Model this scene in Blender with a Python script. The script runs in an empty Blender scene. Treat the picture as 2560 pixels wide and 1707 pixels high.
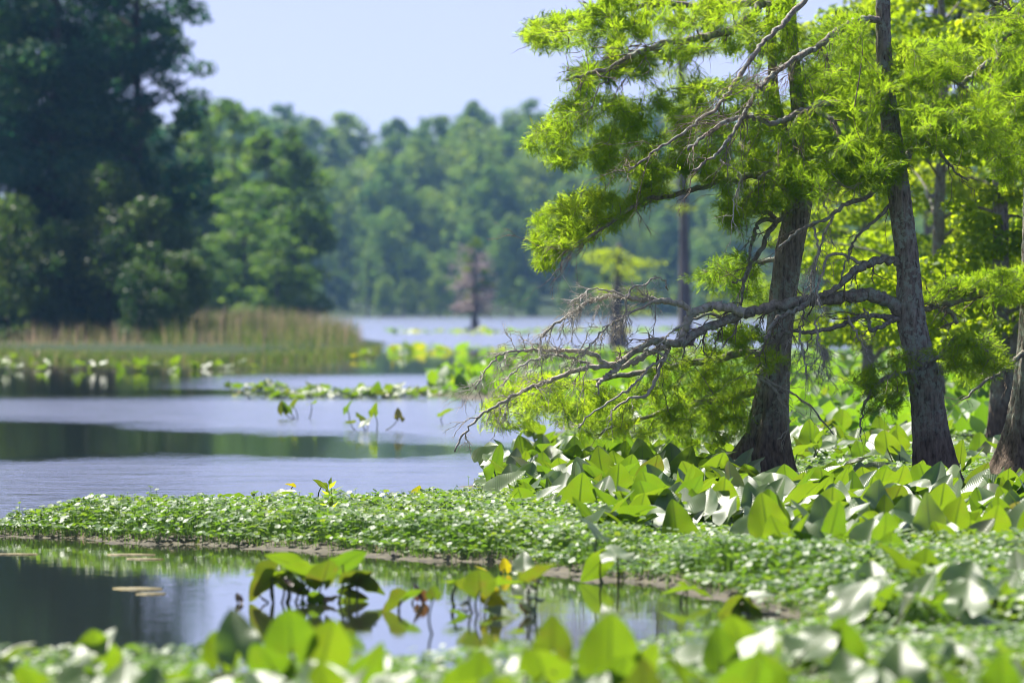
import bpy, math, random
import numpy as np
from mathutils import Vector, Matrix, Euler

# ---------------------------------------------------------------- camera, sky, sun, exposure
scene = bpy.context.scene
col = scene.collection
F = 200.0 / 36.0 * 2560.0            # focal length in pixels of the 2560 px wide photograph
H = 1.7                              # eye height above the water
HY = 762.0                           # horizon row
cam_d = bpy.data.cameras.new('camera'); cam = bpy.data.objects.new('camera', cam_d); col.objects.link(cam)
cam.location = (0, 0, H); cam.rotation_euler = (math.radians(90), 0, 0)
cam_d.lens = 200; cam_d.sensor_width = 36; cam_d.shift_y = -(853.5 - HY) / 2560.0
cam_d.clip_start = 0.5; cam_d.clip_end = 6000
cam_d.dof.use_dof = True; cam_d.dof.focus_distance = 48.5; cam_d.dof.aperture_fstop = 2.8; cam_d.dof.aperture_blades = 9
scene.camera = cam

SUN_EL, SUN_AZ = math.radians(59), math.radians(-42)   # ahead of the camera and to the left
world = bpy.data.worlds.new('World'); scene.world = world; world.use_nodes = True
wn = world.node_tree.nodes; wl = world.node_tree.links
sky = wn.new('ShaderNodeTexSky'); sky.sky_type = 'NISHITA'; sky.sun_disc = False
sky.sun_elevation = SUN_EL; sky.sun_rotation = SUN_AZ
sky.air_density = 1.0; sky.dust_density = 0.35; sky.ozone_density = 3.2
bg = wn['Background']; bg.inputs['Strength'].default_value = 0.062
# look up the sky a few degrees higher than the ray: the air over the lake is clear right down to the trees
wtc = wn.new('ShaderNodeTexCoord'); wsx = wn.new('ShaderNodeSeparateXYZ'); wmx = wn.new('ShaderNodeMath'); wad = wn.new('ShaderNodeMath'); wcb = wn.new('ShaderNodeCombineXYZ'); wnm = wn.new('ShaderNodeVectorMath'); wtint = wn.new('ShaderNodeMix')
wmx.operation = 'MAXIMUM'; wmx.inputs[1].default_value = 0.0; wad.operation = 'ADD'; wad.inputs[1].default_value = .13; wnm.operation = 'NORMALIZE'
wl.new(wtc.outputs['Generated'], wsx.inputs[0]); wl.new(wsx.outputs[2], wmx.inputs[0]); wl.new(wmx.outputs[0], wad.inputs[0])
wl.new(wsx.outputs[0], wcb.inputs[0]); wl.new(wsx.outputs[1], wcb.inputs[1]); wl.new(wad.outputs[0], wcb.inputs[2]); wl.new(wcb.outputs[0], wnm.inputs[0]); wl.new(wnm.outputs[0], sky.inputs[0])
wtint.data_type = 'RGBA'; wtint.blend_type = 'MULTIPLY'; wtint.inputs[0].default_value = 1; wtint.inputs[7].default_value = (1.36, .98, 1.02, 1)
wl.new(sky.outputs[0], wtint.inputs[6]); wl.new(wtint.outputs[2], bg.inputs['Color'])
sun_d = bpy.data.lights.new('sun', 'SUN'); sun_d.energy = 4.4; sun_d.angle = math.radians(0.53); sun_d.color = (1, .95, .86)
sun = bpy.data.objects.new('sun', sun_d); col.objects.link(sun)
sv = Vector((math.sin(SUN_AZ) * math.cos(SUN_EL), math.cos(SUN_AZ) * math.cos(SUN_EL), math.sin(SUN_EL)))
sun.rotation_euler = (-sv).to_track_quat('-Z', 'Y').to_euler(); sun.location = (0, 0, 80)
vs = scene.view_settings; vs.view_transform = 'Standard'; vs.look = 'None'; vs.exposure = 1.42; vs.gamma = 1
scene.render.engine = 'CYCLES'
cy = scene.cycles
cy.use_denoising = True; cy.pixel_filter_type = 'BLACKMAN_HARRIS'; cy.filter_width = .9
cy.max_bounces = 12; cy.diffuse_bounces = 5; cy.glossy_bounces = 3; cy.transmission_bounces = 12; cy.transparent_max_bounces = 6; cy.volume_bounces = 0
cy.caustics_reflective = False; cy.caustics_refractive = False
cy.sample_clamp_indirect = 6.0

# ---------------------------------------------------------------- helpers
def PX(u, v, D):
    """photo pixel (2560 px wide) at distance D -> world"""
    return np.array([(u - 1280.0) / F * D, D, H - (v - HY) / F * D])
DS = 2560.0 / 2352.0
def PD(u, v, D): return PX(u * DS, v * DS, D)
def ground(u, v, z=0.0):             # 2352-wide pixel on the level z
    D = (H - z) * F / (v * DS - HY)
    return np.array([(u * DS - 1280.0) / F * D, D])

def tag(o, label=None, cat=None, group=None, kind=None):
    if label: o['label'] = label
    if cat: o['category'] = cat
    if group: o['group'] = group
    if kind: o['kind'] = kind
    return o
def empty(name, loc, label=None, cat=None, group=None):
    o = bpy.data.objects.new(name, None); o.location = loc; o.empty_display_size = .2; col.objects.link(o)
    return tag(o, label, cat, group)
def link(name, me, parent=None, loc=None):
    o = bpy.data.objects.new(name, me); col.objects.link(o)
    if parent: o.parent = parent
    if loc is not None: o.location = loc
    return o
def mesh(name, V, faces, mat, uv=None, tint=None, smooth=True):
    """V (n,3); faces: list of int arrays (m,k)"""
    me = bpy.data.meshes.new(name)
    V = np.ascontiguousarray(V, dtype=np.float32)
    faces = [np.asarray(f, dtype=np.int32) for f in faces if len(f)]
    me.vertices.add(len(V)); me.vertices.foreach_set('co', V.ravel())
    li = np.concatenate([f.ravel() for f in faces]); tot = np.concatenate([np.full(len(f), f.shape[1], np.int32) for f in faces])
    st = np.concatenate([[0], np.cumsum(tot)[:-1]]).astype(np.int32)
    me.loops.add(len(li)); me.loops.foreach_set('vertex_index', li)
    me.polygons.add(len(tot)); me.polygons.foreach_set('loop_start', st)
    try: me.polygons.foreach_set('loop_total', tot)
    except Exception: pass
    if smooth: me.polygons.foreach_set('use_smooth', np.ones(len(tot), bool))
    if uv is not None:
        l = me.uv_layers.new(name='UVMap'); l.data.foreach_set('uv', np.asarray(uv, np.float32)[li].ravel())
    if tint is not None:
        a = me.attributes.new('tint', 'FLOAT', 'POINT'); a.data.foreach_set('value', np.asarray(tint, np.float32))
    me.update(calc_edges=True); me.validate()
    if mat: me.materials.append(mat)
    return me
def inst(TV, TF, M, T, tint=None):
    """copy a template onto N transforms -> V, F (one array), tint per point"""
    n = len(TV); N = len(T)
    V = np.einsum('nij,vj->nvi', M, TV) + T[:, None, :]
    Fa = TF[None] + (np.arange(N) * n)[:, None, None]
    return V.reshape(-1, 3), Fa.reshape(-1, TF.shape[1]), (None if tint is None else np.repeat(tint, n))
def norm(a): return a / (np.linalg.norm(a, axis=-1, keepdims=True) + 1e-9)
def frames(d, n, s):
    """columns x (side), y (along d), z (normal), each times s"""
    y = norm(d); x = norm(np.cross(y, n)); z = np.cross(x, y)
    return np.stack([x, y, z], axis=-1) * np.asarray(s)[:, None, None]
def resample(P, n):
    P = np.asarray(P, float); d = np.r_[0, np.cumsum(np.linalg.norm(np.diff(P[:, :3], axis=0), axis=1))]
    # catmull-rom through the points
    t = np.linspace(0, d[-1], n); i = np.clip(np.searchsorted(d, t, side='right') - 1, 0, len(P) - 2)
    h = (d[i + 1] - d[i])[:, None] + 1e-9; s = ((t - d[i])[:, None]) / h
    m = np.gradient(P, d + np.arange(len(d)) * 1e-9, axis=0)
    m0 = m[i] * h; m1 = m[i + 1] * h
    return (2*s**3 - 3*s**2 + 1) * P[i] + (s**3 - 2*s**2 + s) * m0 + (-2*s**3 + 3*s**2) * P[i + 1] + (s**3 - s**2) * m1
def tube(path, rad, seg=8, lump=0.0, rng=None, cap=True):
    path = np.asarray(path, float); rad = np.asarray(rad, float); n = len(path)
    t = norm(np.gradient(path, axis=0)); ref = np.array([0.31, 0.9, 0.3])
    x = norm(np.cross(t, ref)); y = np.cross(t, x)
    a = np.linspace(0, 2*np.pi, seg, endpoint=False)
    R = rad[:, None] * np.ones((1, seg))
    if lump and rng is not None: R = R * (1 + rng.normal(0, lump, R.shape))
    V = path[:, None, :] + R[..., None] * (np.cos(a)[None, :, None] * x[:, None, :] + np.sin(a)[None, :, None] * y[:, None, :])
    i = np.arange(n - 1)[:, None] * seg; j = np.arange(seg)[None, :]; k = (j + 1) % seg
    Q = np.stack([i + j, i + k, i + seg + k, i + seg + j], -1).reshape(-1, 4)
    V = V.reshape(-1, 3); 
    if cap:
        V = np.r_[V, path[-1:] ]; tip = len(V) - 1
        T = np.stack([(n-1)*seg + np.arange(seg), (n-1)*seg + (np.arange(seg)+1) % seg, np.full(seg, tip)], -1)
        return V, Q, T
    return V, Q, np.zeros((0, 3), int)
def stuff_part(*a):
    o = link(*a); o['kind'] = 'stuff'; return o
class MB:
    def __init__(s): s.V = []; s.Q = []; s.T = []; s.n = 0
    def add(s, V, Q, T=None):
        s.V.append(V)
        if len(Q): s.Q.append(Q + s.n)
        if T is not None and len(T): s.T.append(T + s.n)
        s.n += len(V)
    def mesh(s, name, mat, off=(0, 0, 0)):
        fs = ([np.concatenate(s.Q)] if s.Q else []) + ([np.concatenate(s.T)] if s.T else [])
        return mesh(name, np.concatenate(s.V) - np.asarray(off), fs, mat)
def inside(poly, P):
    x, y = P[:, 0], P[:, 1]; r = np.zeros(len(P), bool); n = len(poly)
    for i in range(n):
        (x1, y1), (x2, y2) = poly[i], poly[(i + 1) % n]
        c = ((y1 > y) != (y2 > y)) & (x < (x2 - x1) * (y - y1) / (y2 - y1 + 1e-12) + x1)
        r ^= c
    return r
def edge_dist(poly, P):
    d = np.full(len(P), 1e9); n = len(poly)
    for i in range(n):
        a = np.asarray(poly[i], float); b = np.asarray(poly[(i + 1) % n], float); ab = b - a
        t = np.clip(((P - a) @ ab) / (ab @ ab + 1e-12), 0, 1)
        d = np.minimum(d, np.linalg.norm(P - a - t[:, None] * ab, axis=1))
    return np.where(inside(poly, P), d, -d)
def sample_poly(poly, n, rng):
    poly = np.asarray(poly, float); lo, hi = poly.min(0), poly.max(0); out = []
    c = 0
    while c < n:
        P = rng.uniform(lo, hi, (max(64, 2 * n), 2)); P = P[inside(poly, P)]; out.append(P); c += len(P)
    return np.concatenate(out)[:n]
def vnoise(P, sc, seed):
    """cheap smooth value noise in 2-D"""
    r = np.random.default_rng(seed); Tt = r.random((64, 64)); q = P / sc
    i = np.floor(q).astype(int); f = q - i; f = f*f*(3-2*f)
    g = lambda a, b: Tt[(i[:, 0] + a) % 64, (i[:, 1] + b) % 64]
    return (g(0,0)*(1-f[:,0]) + g(1,0)*f[:,0])*(1-f[:,1]) + (g(0,1)*(1-f[:,0]) + g(1,1)*f[:,0])*f[:,1]

# ---------------------------------------------------------------- materials
def new_mat(name):
    m = bpy.data.materials.new(name); m.use_nodes = True; nt = m.node_tree; nt.nodes.clear()
    return m, nt, nt.nodes.new
def N(nt, t, **kw):
    n = nt.nodes.new(t)
    for k, v in kw.items():
        if k in n.inputs.keys() if hasattr(n.inputs, 'keys') else False: n.inputs[k].default_value = v
        else: setattr(n, k, v)
    return n
def ramp(nt, fac, stops):
    r = nt.nodes.new('ShaderNodeValToRGB'); e = r.color_ramp.elements
    while len(e) < len(stops): e.new(.5)
    for k, (p, c) in enumerate(stops): e[k].position = p; e[k].color = (*c, 1) if len(c) == 3 else c
    nt.links.new(fac, r.inputs[0]); return r
def math_(nt, op, a, b=None, c=None, clamp=False):
    n = nt.nodes.new('ShaderNodeMath'); n.operation = op; n.use_clamp = clamp
    for i, x in enumerate((a, b, c)):
        if x is None: continue
        if isinstance(x, (int, float)): n.inputs[i].default_value = x
        else: nt.links.new(x, n.inputs[i])
    return n.outputs[0]
def maprange(nt, x, a, b, c=0., d=1., smooth=True):
    n = nt.nodes.new('ShaderNodeMapRange'); n.interpolation_type = 'SMOOTHSTEP' if smooth else 'LINEAR'
    nt.links.new(x, n.inputs[0])
    for i, q in enumerate((a, b, c, d)): n.inputs[i + 1].default_value = q
    return n.outputs[0]
def mixc(nt, fac, a, b, typ='MIX'):
    n = nt.nodes.new('ShaderNodeMix'); n.data_type = 'RGBA'; n.blend_type = typ
    for s, x in ((0, fac), (6, a), (7, b)):
        if isinstance(x, (int, float)): n.inputs[s].default_value = x
        elif isinstance(x, tuple): n.inputs[s].default_value = (*x, 1)
        else: nt.links.new(x, n.inputs[s])
    return n.outputs[2]

def foliage_mat(name, stops, tstops, trans=.5, rough=.5, spec=.3, obj_var=True):
    """thin leaf: reflecting principled + translucent, colour by a per-leaf tint"""
    m, nt, nn = new_mat(name); L = nt.links.new
    at = nn('ShaderNodeAttribute'); at.attribute_name = 'tint'
    fac = at.outputs['Fac']
    if obj_var:
        oi = nn('ShaderNodeObjectInfo'); fac = math_(nt, 'ADD', fac, maprange(nt, oi.outputs['Random'], 0, 1, -.22, .22, False))
    r1 = ramp(nt, fac, stops); r2 = ramp(nt, fac, tstops)
    p = nn('ShaderNodeBsdfPrincipled'); L(r1.outputs[0], p.inputs['Base Color']); p.inputs['Roughness'].default_value = rough
    p.inputs['Specular IOR Level'].default_value = spec
    t = nn('ShaderNodeBsdfTranslucent'); L(r2.outputs[0], t.inputs['Color'])
    mx = nn('ShaderNodeMixShader'); mx.inputs[0].default_value = trans; L(p.outputs[0], mx.inputs[1]); L(t.outputs[0], mx.inputs[2])
    o = nn('ShaderNodeOutputMaterial'); L(mx.outputs[0], o.inputs['Surface']); return m

M = {}
M['cypress_leaf'] = foliage_mat('cypress_leaf', [(0, (.06, .13, .006)), (.5, (.12, .21, .008)), (1, (.19, .26, .012))],
                                [(0, (.25, .44, .012)), (.5, (.38, .57, .016)), (1, (.50, .63, .028))], .64, .5, .3, False)
M['back_cypress_leaf'] = foliage_mat('back_cypress_leaf', [(0, (.05, .11, .012)), (.5, (.10, .18, .015)), (1, (.16, .22, .02))],
                                [(0, (.26, .44, .012)), (.5, (.44, .60, .012)), (1, (.56, .68, .02))], .6, .55, .25)
M['dark_leaf'] = foliage_mat('dark_leaf', [(0, (.010, .065, .065)), (.5, (.020, .105, .065)), (1, (.08, .17, .035))],
                             [(0, (.015, .11, .07)), (.5, (.04, .18, .06)), (1, (.18, .32, .03))], .48, .6, .2)
M['shrub_leaf'] = foliage_mat('shrub_leaf', [(0, (.022, .06, .02)), (.5, (.045, .095, .025)), (1, (.12, .17, .04))],
                             [(0, (.03, .11, .015)), (.5, (.11, .22, .02)), (1, (.3, .40, .04))], .48, .45, .35)
M['mid_leaf'] = foliage_mat('mid_leaf', [(0, (.02, .065, .02)), (.5, (.05, .12, .022)), (1, (.12, .19, .03))],
                            [(0, (.06, .18, .02)), (.5, (.20, .38, .02)), (1, (.40, .55, .03))], .5, .55, .25)
M['far_leaf'] = foliage_mat('far_leaf', [(0, (.03, .075, .028)), (.5, (.08, .15, .032)), (1, (.17, .23, .035))],
                            [(0, (.06, .19, .03)), (.5, (.22, .40, .025)), (1, (.44, .58, .03))], .46, .6, .2)

def bark_mat(name, base_stops, lichen=.5, vertical=4.5, bump=1.0, red_base=True, scale=34):
    m, nt, nn = new_mat(name); L = nt.links.new
    tc = nn('ShaderNodeTexCoord'); mp = nn('ShaderNodeMapping'); mp.inputs['Scale'].default_value = (1, 1, 1 / vertical); L(tc.outputs['Object'], mp.inputs[0])
    n1 = nn('ShaderNodeTexNoise'); n1.inputs['Scale'].default_value = scale; n1.inputs['Detail'].default_value = 7; n1.inputs['Roughness'].default_value = .62; L(mp.outputs[0], n1.inputs['Vector'])
    n2 = nn('ShaderNodeTexNoise'); n2.inputs['Scale'].default_value = 3.2; n2.inputs['Detail'].default_value = 4; L(tc.outputs['Object'], n2.inputs['Vector'])
    n3 = nn('ShaderNodeTexNoise'); n3.inputs['Scale'].default_value = 19; n3.inputs['Detail'].default_value = 6; n3.inputs['Roughness'].default_value = .7; L(tc.outputs['Object'], n3.inputs['Vector'])
    r = ramp(nt, n1.outputs[0], base_stops)
    c = r.outputs[0]
    lm = math_(nt, 'MULTIPLY', maprange(nt, n2.outputs[0], .36, .54), maprange(nt, n3.outputs[0], .47, .56))
    lm = math_(nt, 'MULTIPLY', lm, lichen)
    if red_base:                                  # the soaked, rusty foot of a cypress that stands in water
        sx = nn('ShaderNodeSeparateXYZ'); L(tc.outputs['Object'], sx.inputs[0])
        hz = maprange(nt, math_(nt, 'ADD', sx.outputs[2], math_(nt, 'MULTIPLY', n2.outputs[0], .5)), .55, 1.25)
        c = mixc(nt, hz, mixc(nt, .75, c, (.52, .42, .36), 'MULTIPLY'), c)
        lm = math_(nt, 'MULTIPLY', lm, hz)
    c = mixc(nt, lm, c, (.36, .40, .32))
    p = nn('ShaderNodeBsdfPrincipled'); L(c, p.inputs['Base Color']); p.inputs['Roughness'].default_value = .9; p.inputs['Specular IOR Level'].default_value = .15
    b = nn('ShaderNodeBump'); b.inputs['Strength'].default_value = bump; b.inputs['Distance'].default_value = .03; L(n1.outputs[0], b.inputs['Height']); L(b.outputs[0], p.inputs['Normal'])
    o = nn('ShaderNodeOutputMaterial'); L(p.outputs[0], o.inputs['Surface']); return m
M['bark'] = bark_mat('bark', [(.30, (.06, .046, .034)), (.5, (.25, .21, .17)), (.72, (.41, .355, .29))], .85)
M['limb_bark'] = bark_mat('limb_bark', [(.3, (.10, .085, .07)), (.5, (.26, .225, .18)), (.72, (.42, .375, .305))], .8, 1.6, .7, False, 30)
M['dead_wood'] = bark_mat('dead_wood', [(.3, (.26, .22, .18)), (.5, (.44, .39, .32)), (.7, (.58, .53, .45))], .5, 1.5, .5, False, 34)
M['twig'] = bark_mat('twig', [(.3, (.10, .075, .05)), (.6, (.27, .21, .15))], .3, 1.5, .4, False)
M['far_bark'] = bark_mat('far_bark', [(.3, (.10, .09, .085)), (.6, (.24, .21, .20))], .2, 6, .4, False, 4)
M['dark_bark'] = bark_mat('dark_bark', [(.3, (.02, .017, .015)), (.6, (.06, .05, .045))], .2, 6, .4, False, 4)
M['grey_snag'] = bark_mat('grey_snag', [(.3, (.42, .33, .32)), (.6, (.60, .48, .46))], .2, 6, .4, False, 4)

def lily_mat(name, top, under, trans, rib, brown=0.0):
    m, nt, nn = new_mat(name); L = nt.links.new
    uv = nn('ShaderNodeUVMap'); sx = nn('ShaderNodeSeparateXYZ'); L(uv.outputs[0], sx.inputs[0])
    ax = math_(nt, 'ABSOLUTE', sx.outputs[0])
    taper = math_(nt, 'MULTIPLY_ADD', sx.outputs[1], -.018, .021)
    mid = maprange(nt, math_(nt, 'SUBTRACT', ax, taper), -.004, .006, 1, 0)
    # side veins run out from the midrib at a slant
    ph = math_(nt, 'MULTIPLY', math_(nt, 'SUBTRACT', sx.outputs[1], math_(nt, 'MULTIPLY', ax, .75)), 118.0)
    vein = math_(nt, 'SINE', ph)
    oi = nn('ShaderNodeObjectInfo'); tc = nn('ShaderNodeTexCoord')
    nz = nn('ShaderNodeTexNoise'); nz.noise_dimensions = '4D'; nz.inputs['Scale'].default_value = 3.5; nz.inputs['Detail'].default_value = 4
    L(tc.outputs['Object'], nz.inputs['Vector']); L(math_(nt, 'MULTIPLY', oi.outputs['Random'], 37.), nz.inputs['W'])
    hv = maprange(nt, oi.outputs['Random'], 0, 1, .0, 1., False)
    var = math_(nt, 'ADD', math_(nt, 'MULTIPLY', hv, .6), math_(nt, 'MULTIPLY', nz.outputs[0], .4))
    ctop = mixc(nt, var, tuple(x * .72 for x in top), (top[0] * 1.35, top[1] * 1.15, top[2]))
    ctr = mixc(nt, var, (under[0] * .62, under[1] * .78, under[2]), (under[0] * 1.25, under[1] * 1.08, under[2]))
    if brown > 0:
        bm = math_(nt, 'MULTIPLY', maprange(nt, nz.outputs[0], .5, .68), brown)
        ctop = mixc(nt, bm, ctop, (.14, .07, .035)); ctr = mixc(nt, bm, ctr, (.22, .10, .03))
    spots = nn('ShaderNodeTexNoise'); spots.inputs['Scale'].default_value = 14; spots.inputs['Detail'].default_value = 3; L(tc.outputs['Object'], spots.inputs['Vector'])
    sm = maprange(nt, spots.outputs[0], .70, .76)
    ctr = mixc(nt, math_(nt, 'MULTIPLY', sm, .5), ctr, (.16, .10, .02))
    geo = nn('ShaderNodeNewGeometry')
    ctr = mixc(nt, math_(nt, 'MULTIPLY', mid, .8), ctr, rib)
    ctr = mixc(nt, maprange(nt, vein, .6, 1., 0, .38), ctr, rib)
    ctop = mixc(nt, math_(nt, 'MULTIPLY', mid, .45), ctop, (.24, .32, .09)); ctop = mixc(nt, maprange(nt, vein, .6, 1., 0, .3), ctop, (.2, .29, .09)); ctop = mixc(nt, math_(nt, 'MULTIPLY', sm, .6), ctop, (.12, .09, .03))
    p = nn('ShaderNodeBsdfPrincipled'); L(ctop, p.inputs['Base Color']); p.inputs['Coat Roughness'].default_value = .42; L(maprange(nt, geo.outputs['Backfacing'], 0, 1, .75, 0., False), p.inputs['Coat Weight']); p.inputs['Coat IOR'].default_value = 1.5
    L(maprange(nt, geo.outputs['Backfacing'], 0, 1, .41, .6, False), p.inputs['Roughness'])
    L(maprange(nt, geo.outputs['Backfacing'], 0, 1, 1.0, .2, False), p.inputs['Specular IOR Level'])
    b = nn('ShaderNodeBump'); b.inputs['Strength'].default_value = .26; b.inputs['Distance'].default_value = .005
    L(math_(nt, 'ADD', vein, math_(nt, 'MULTIPLY', nz.outputs[0], 1.5)), b.inputs['Height']); L(b.outputs[0], p.inputs['Normal'])
    t = nn('ShaderNodeBsdfTranslucent'); L(ctr, t.inputs['Color'])
    mx = nn('ShaderNodeMixShader'); mx.inputs[0].default_value = trans; L(p.outputs[0], mx.inputs[1]); L(t.outputs[0], mx.inputs[2])
    o = nn('ShaderNodeOutputMaterial'); L(mx.outputs[0], o.inputs['Surface']); return m
M['lily_leaf'] = lily_mat('lily_leaf', (.10, .20, .035), (.20, .34, .010), .5, (.05, .10, .01), .12)
M['old_leaf'] = lily_mat('old_leaf', (.12, .17, .04), (.16, .24, .010), .5, (.05, .055, .01), .35)
M['yellow_leaf'] = lily_mat('yellow_leaf', (.28, .27, .02), (.5, .48, .01), .5, (.2, .15, .01), .2)
M['brown_leaf'] = lily_mat('brown_leaf', (.12, .065, .04), (.16, .08, .03), .35, (.05, .03, .01), .8)
def plain(name, c, rough=.6, spec=.3, noise=0., sc=8.):
    m, nt, nn = new_mat(name); L = nt.links.new
    p = nn('ShaderNodeBsdfPrincipled'); p.inputs['Roughness'].default_value = rough; p.inputs['Specular IOR Level'].default_value = spec
    tc = nn('ShaderNodeTexCoord'); nz = nn('ShaderNodeTexNoise'); nz.inputs['Scale'].default_value = sc; nz.inputs['Detail'].default_value = 6; L(tc.outputs['Object'], nz.inputs['Vector'])
    r = ramp(nt, nz.outputs[0], [(.3, tuple(x * (1 - noise) for x in c)), (.7, tuple(min(1, x * (1 + noise)) for x in c))]); L(r.outputs[0], p.inputs['Base Color'])
    o = nn('ShaderNodeOutputMaterial'); L(p.outputs[0], o.inputs['Surface']); return m
M['stalk'] = plain('stalk', (.055, .075, .02), .5, .3, .4)
M['mud'] = plain('mud', (.07, .060, .034), .7, .3, .6, 14)
M['land'] = plain('land', (.028, .045, .018), .9, .1, .4, .6)
M['pennywort'] = foliage_mat('pennywort', [(0, (.06, .13, .03)), (.5, (.11, .20, .055)), (1, (.19, .25, .08))],
                             [(0, (.12, .28, .015)), (.5, (.22, .40, .025)), (1, (.36, .48, .03))], .40, .5, .75, False)
M['reed'] = foliage_mat('reed', [(0, (.06, .12, .02)), (.45, (.14, .19, .05)), (.6, (.38, .28, .18)), (1, (.55, .38, .29))],
                        [(0, (.10, .22, .02)), (.45, (.25, .32, .05)), (.6, (.4, .3, .15)), (1, (.5, .36, .24))], .4, .6, .25, False)
M['far_pad'] = foliage_mat('far_pad', [(0, (.06, .14, .02)), (.6, (.10, .2, .04)), (1, (.2, .22, .05))],
                           [(0, (.16, .36, .012)), (.6, (.28, .5, .015)), (1, (.5, .5, .03))], .45, .45, .4, False)
M['debris'] = plain('debris', (.19, .165, .075), .7, .3, .5, 20)

# ---------------------------------------------------------------- water
def water_mat():
    m, nt, nn = new_mat('lake_water'); L = nt.links.new
    geo = nn('ShaderNodeNewGeometry'); sx = nn('ShaderNodeSeparateXYZ'); L(geo.outputs['Position'], sx.inputs[0])
    X, Y = sx.outputs[0], sx.outputs[1]
    wob = nn('ShaderNodeTexNoise'); wob.inputs['Scale'].default_value = .3; wob.inputs['Detail'].default_value = 7; wob.inputs['Roughness'].default_value = .6; wmp = nn('ShaderNodeMapping'); wmp.inputs['Scale'].default_value = (1, .35, 1); L(geo.outputs['Position'], wmp.inputs[0]); L(wmp.outputs[0], wob.inputs['Vector'])
    w0 = math_(nt, 'MULTIPLY', math_(nt, 'SUBTRACT', wob.outputs[0], .5), 14.)
    yb = math_(nt, 'ADD', Y, w0)
    # breeze lanes: where the wind touches the water it is rippled, elsewhere it lies calm
    y1 = math_(nt, 'ADD', yb, math_(nt, 'MULTIPLY', X, -.35))
    y2 = math_(nt, 'ADD', yb, math_(nt, 'MULTIPLY', X, 2.0))
    lane1 = math_(nt, 'MULTIPLY', maprange(nt, Y, 41.5, 46.), maprange(nt, y1, 61., 66.5, 1, 0))
    lane2 = math_(nt, 'MULTIPLY', maprange(nt, y2, 66.5, 73.), maprange(nt, Y, 98, 110, 1, 0))
    lane3 = maprange(nt, Y, 200, 235)
    lane4 = math_(nt, 'MULTIPLY', maprange(nt, yb, 112, 118), math_(nt, 'MULTIPLY', maprange(nt, yb, 128, 142, 1, 0), maprange(nt, X, -9, -4)))
    rip = math_(nt, 'ADD', math_(nt, 'ADD', lane1, lane2), math_(nt, 'ADD', lane3, lane4), clamp=True)
    stn = nn('ShaderNodeTexNoise'); stn.inputs['Scale'].default_value = 1.0; stn.inputs['Detail'].default_value = 5; stm = nn('ShaderNodeMapping'); stm.inputs['Scale'].default_value = (.7, 1.6, 1); L(geo.outputs['Position'], stm.inputs[0]); L(stm.outputs[0], stn.inputs['Vector'])
    rip = math_(nt, 'MULTIPLY', rip, maprange(nt, stn.outputs[0], .34, .54, .78, 1.0))
    n1 = nn('ShaderNodeTexNoise'); n1.inputs['Scale'].default_value = 4.5; n1.inputs['Detail'].default_value = 3; n1.inputs['Roughness'].default_value = .6
    n2 = nn('ShaderNodeTexNoise'); n2.inputs['Scale'].default_value = 1.1; n2.inputs['Detail'].default_value = 2
    L(geo.outputs['Position'], n1.inputs['Vector']); L(geo.outputs['Position'], n2.inputs['Vector'])
    h = math_(nt, 'ADD', n1.outputs[0], math_(nt, 'MULTIPLY', n2.outputs[0], 1.2))
    b = nn('ShaderNodeBump'); b.inputs['Distance'].default_value = .05
    L(maprange(nt, rip, 0, 1, .02, 1.0, False), b.inputs['Strength']); L(h, b.inputs['Height'])
    dif = nn('ShaderNodeBsdfDiffuse'); dif.inputs['Color'].default_value = (.022, .026, .014, 1)
    gl = nn('ShaderNodeBsdfGlossy'); gl.inputs['Color'].default_value = (1, 1, 1, 1); L(maprange(nt, rip, 0, 1, .03, .15, False), gl.inputs['Roughness']); L(b.outputs[0], gl.inputs['Normal'])
    fr = nn('ShaderNodeFresnel'); fr.inputs['IOR'].default_value = 1.45; L(geo.outputs['Normal'], fr.inputs['Normal'])
    mx = nn('ShaderNodeMixShader'); L(fr.outputs[0], mx.inputs[0]); L(dif.outputs[0], mx.inputs[1]); L(gl.outputs[0], mx.inputs[2])
    o = nn('ShaderNodeOutputMaterial'); L(mx.outputs[0], o.inputs['Surface']); return m
M['water'] = water_mat()
W = 2600.0
w = link('lake_water', mesh('lake_water', np.array([[-W, -60, 0], [W, -60, 0], [W, 3400, 0], [-W, 3400, 0]], float), [np.array([[0, 1, 2, 3]])], M['water'], smooth=False))
tag(w, 'calm pale lake water with wind-rippled lanes', 'water', kind='structure')

# ---------------------------------------------------------------- land: spit and mud bank, marsh island, far hill
def G(pts): return np.array([ground(u, v) for u, v in pts])
SPIT = G([(-160, 1222), (0, 1231), (150, 1239), (330, 1248), (500, 1255), (700, 1260), (880, 1274), (1000, 1287), (1150, 1297), (1300, 1314), (1420, 1333),
          (1550, 1348), (1650, 1368), (1750, 1388), (1830, 1408), (1862, 1440), (1850, 1472), (1750, 1500), (1500, 1535), (1000, 1560), (400, 1565), (-300, 1555),
          (-500, 1900), (2900, 1900), (2700, 1290), (2640, 1000), (2600, 880), (2560, 838), (1880, 838), (1500, 850), (1180, 856), (1010, 880), (960, 905), (1120, 922),
          (1300, 950), (1290, 1000), (1190, 1060), (1140, 1105), (1105, 1165), (1060, 1186), (1000, 1189), (800, 1195), (600, 1198), (400, 1200), (300, 1203), (130, 1211), (0, 1218), (-160, 1214)])
def mud_height(P):
    d = edge_dist(SPIT, P); n = vnoise(P, .55, 3) - .5; n2 = vnoise(P, .16, 4) - .5
    return np.clip((d + n * .5 + n2 * .3) * .16, -.25, .05) + (n2 * .015)
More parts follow.
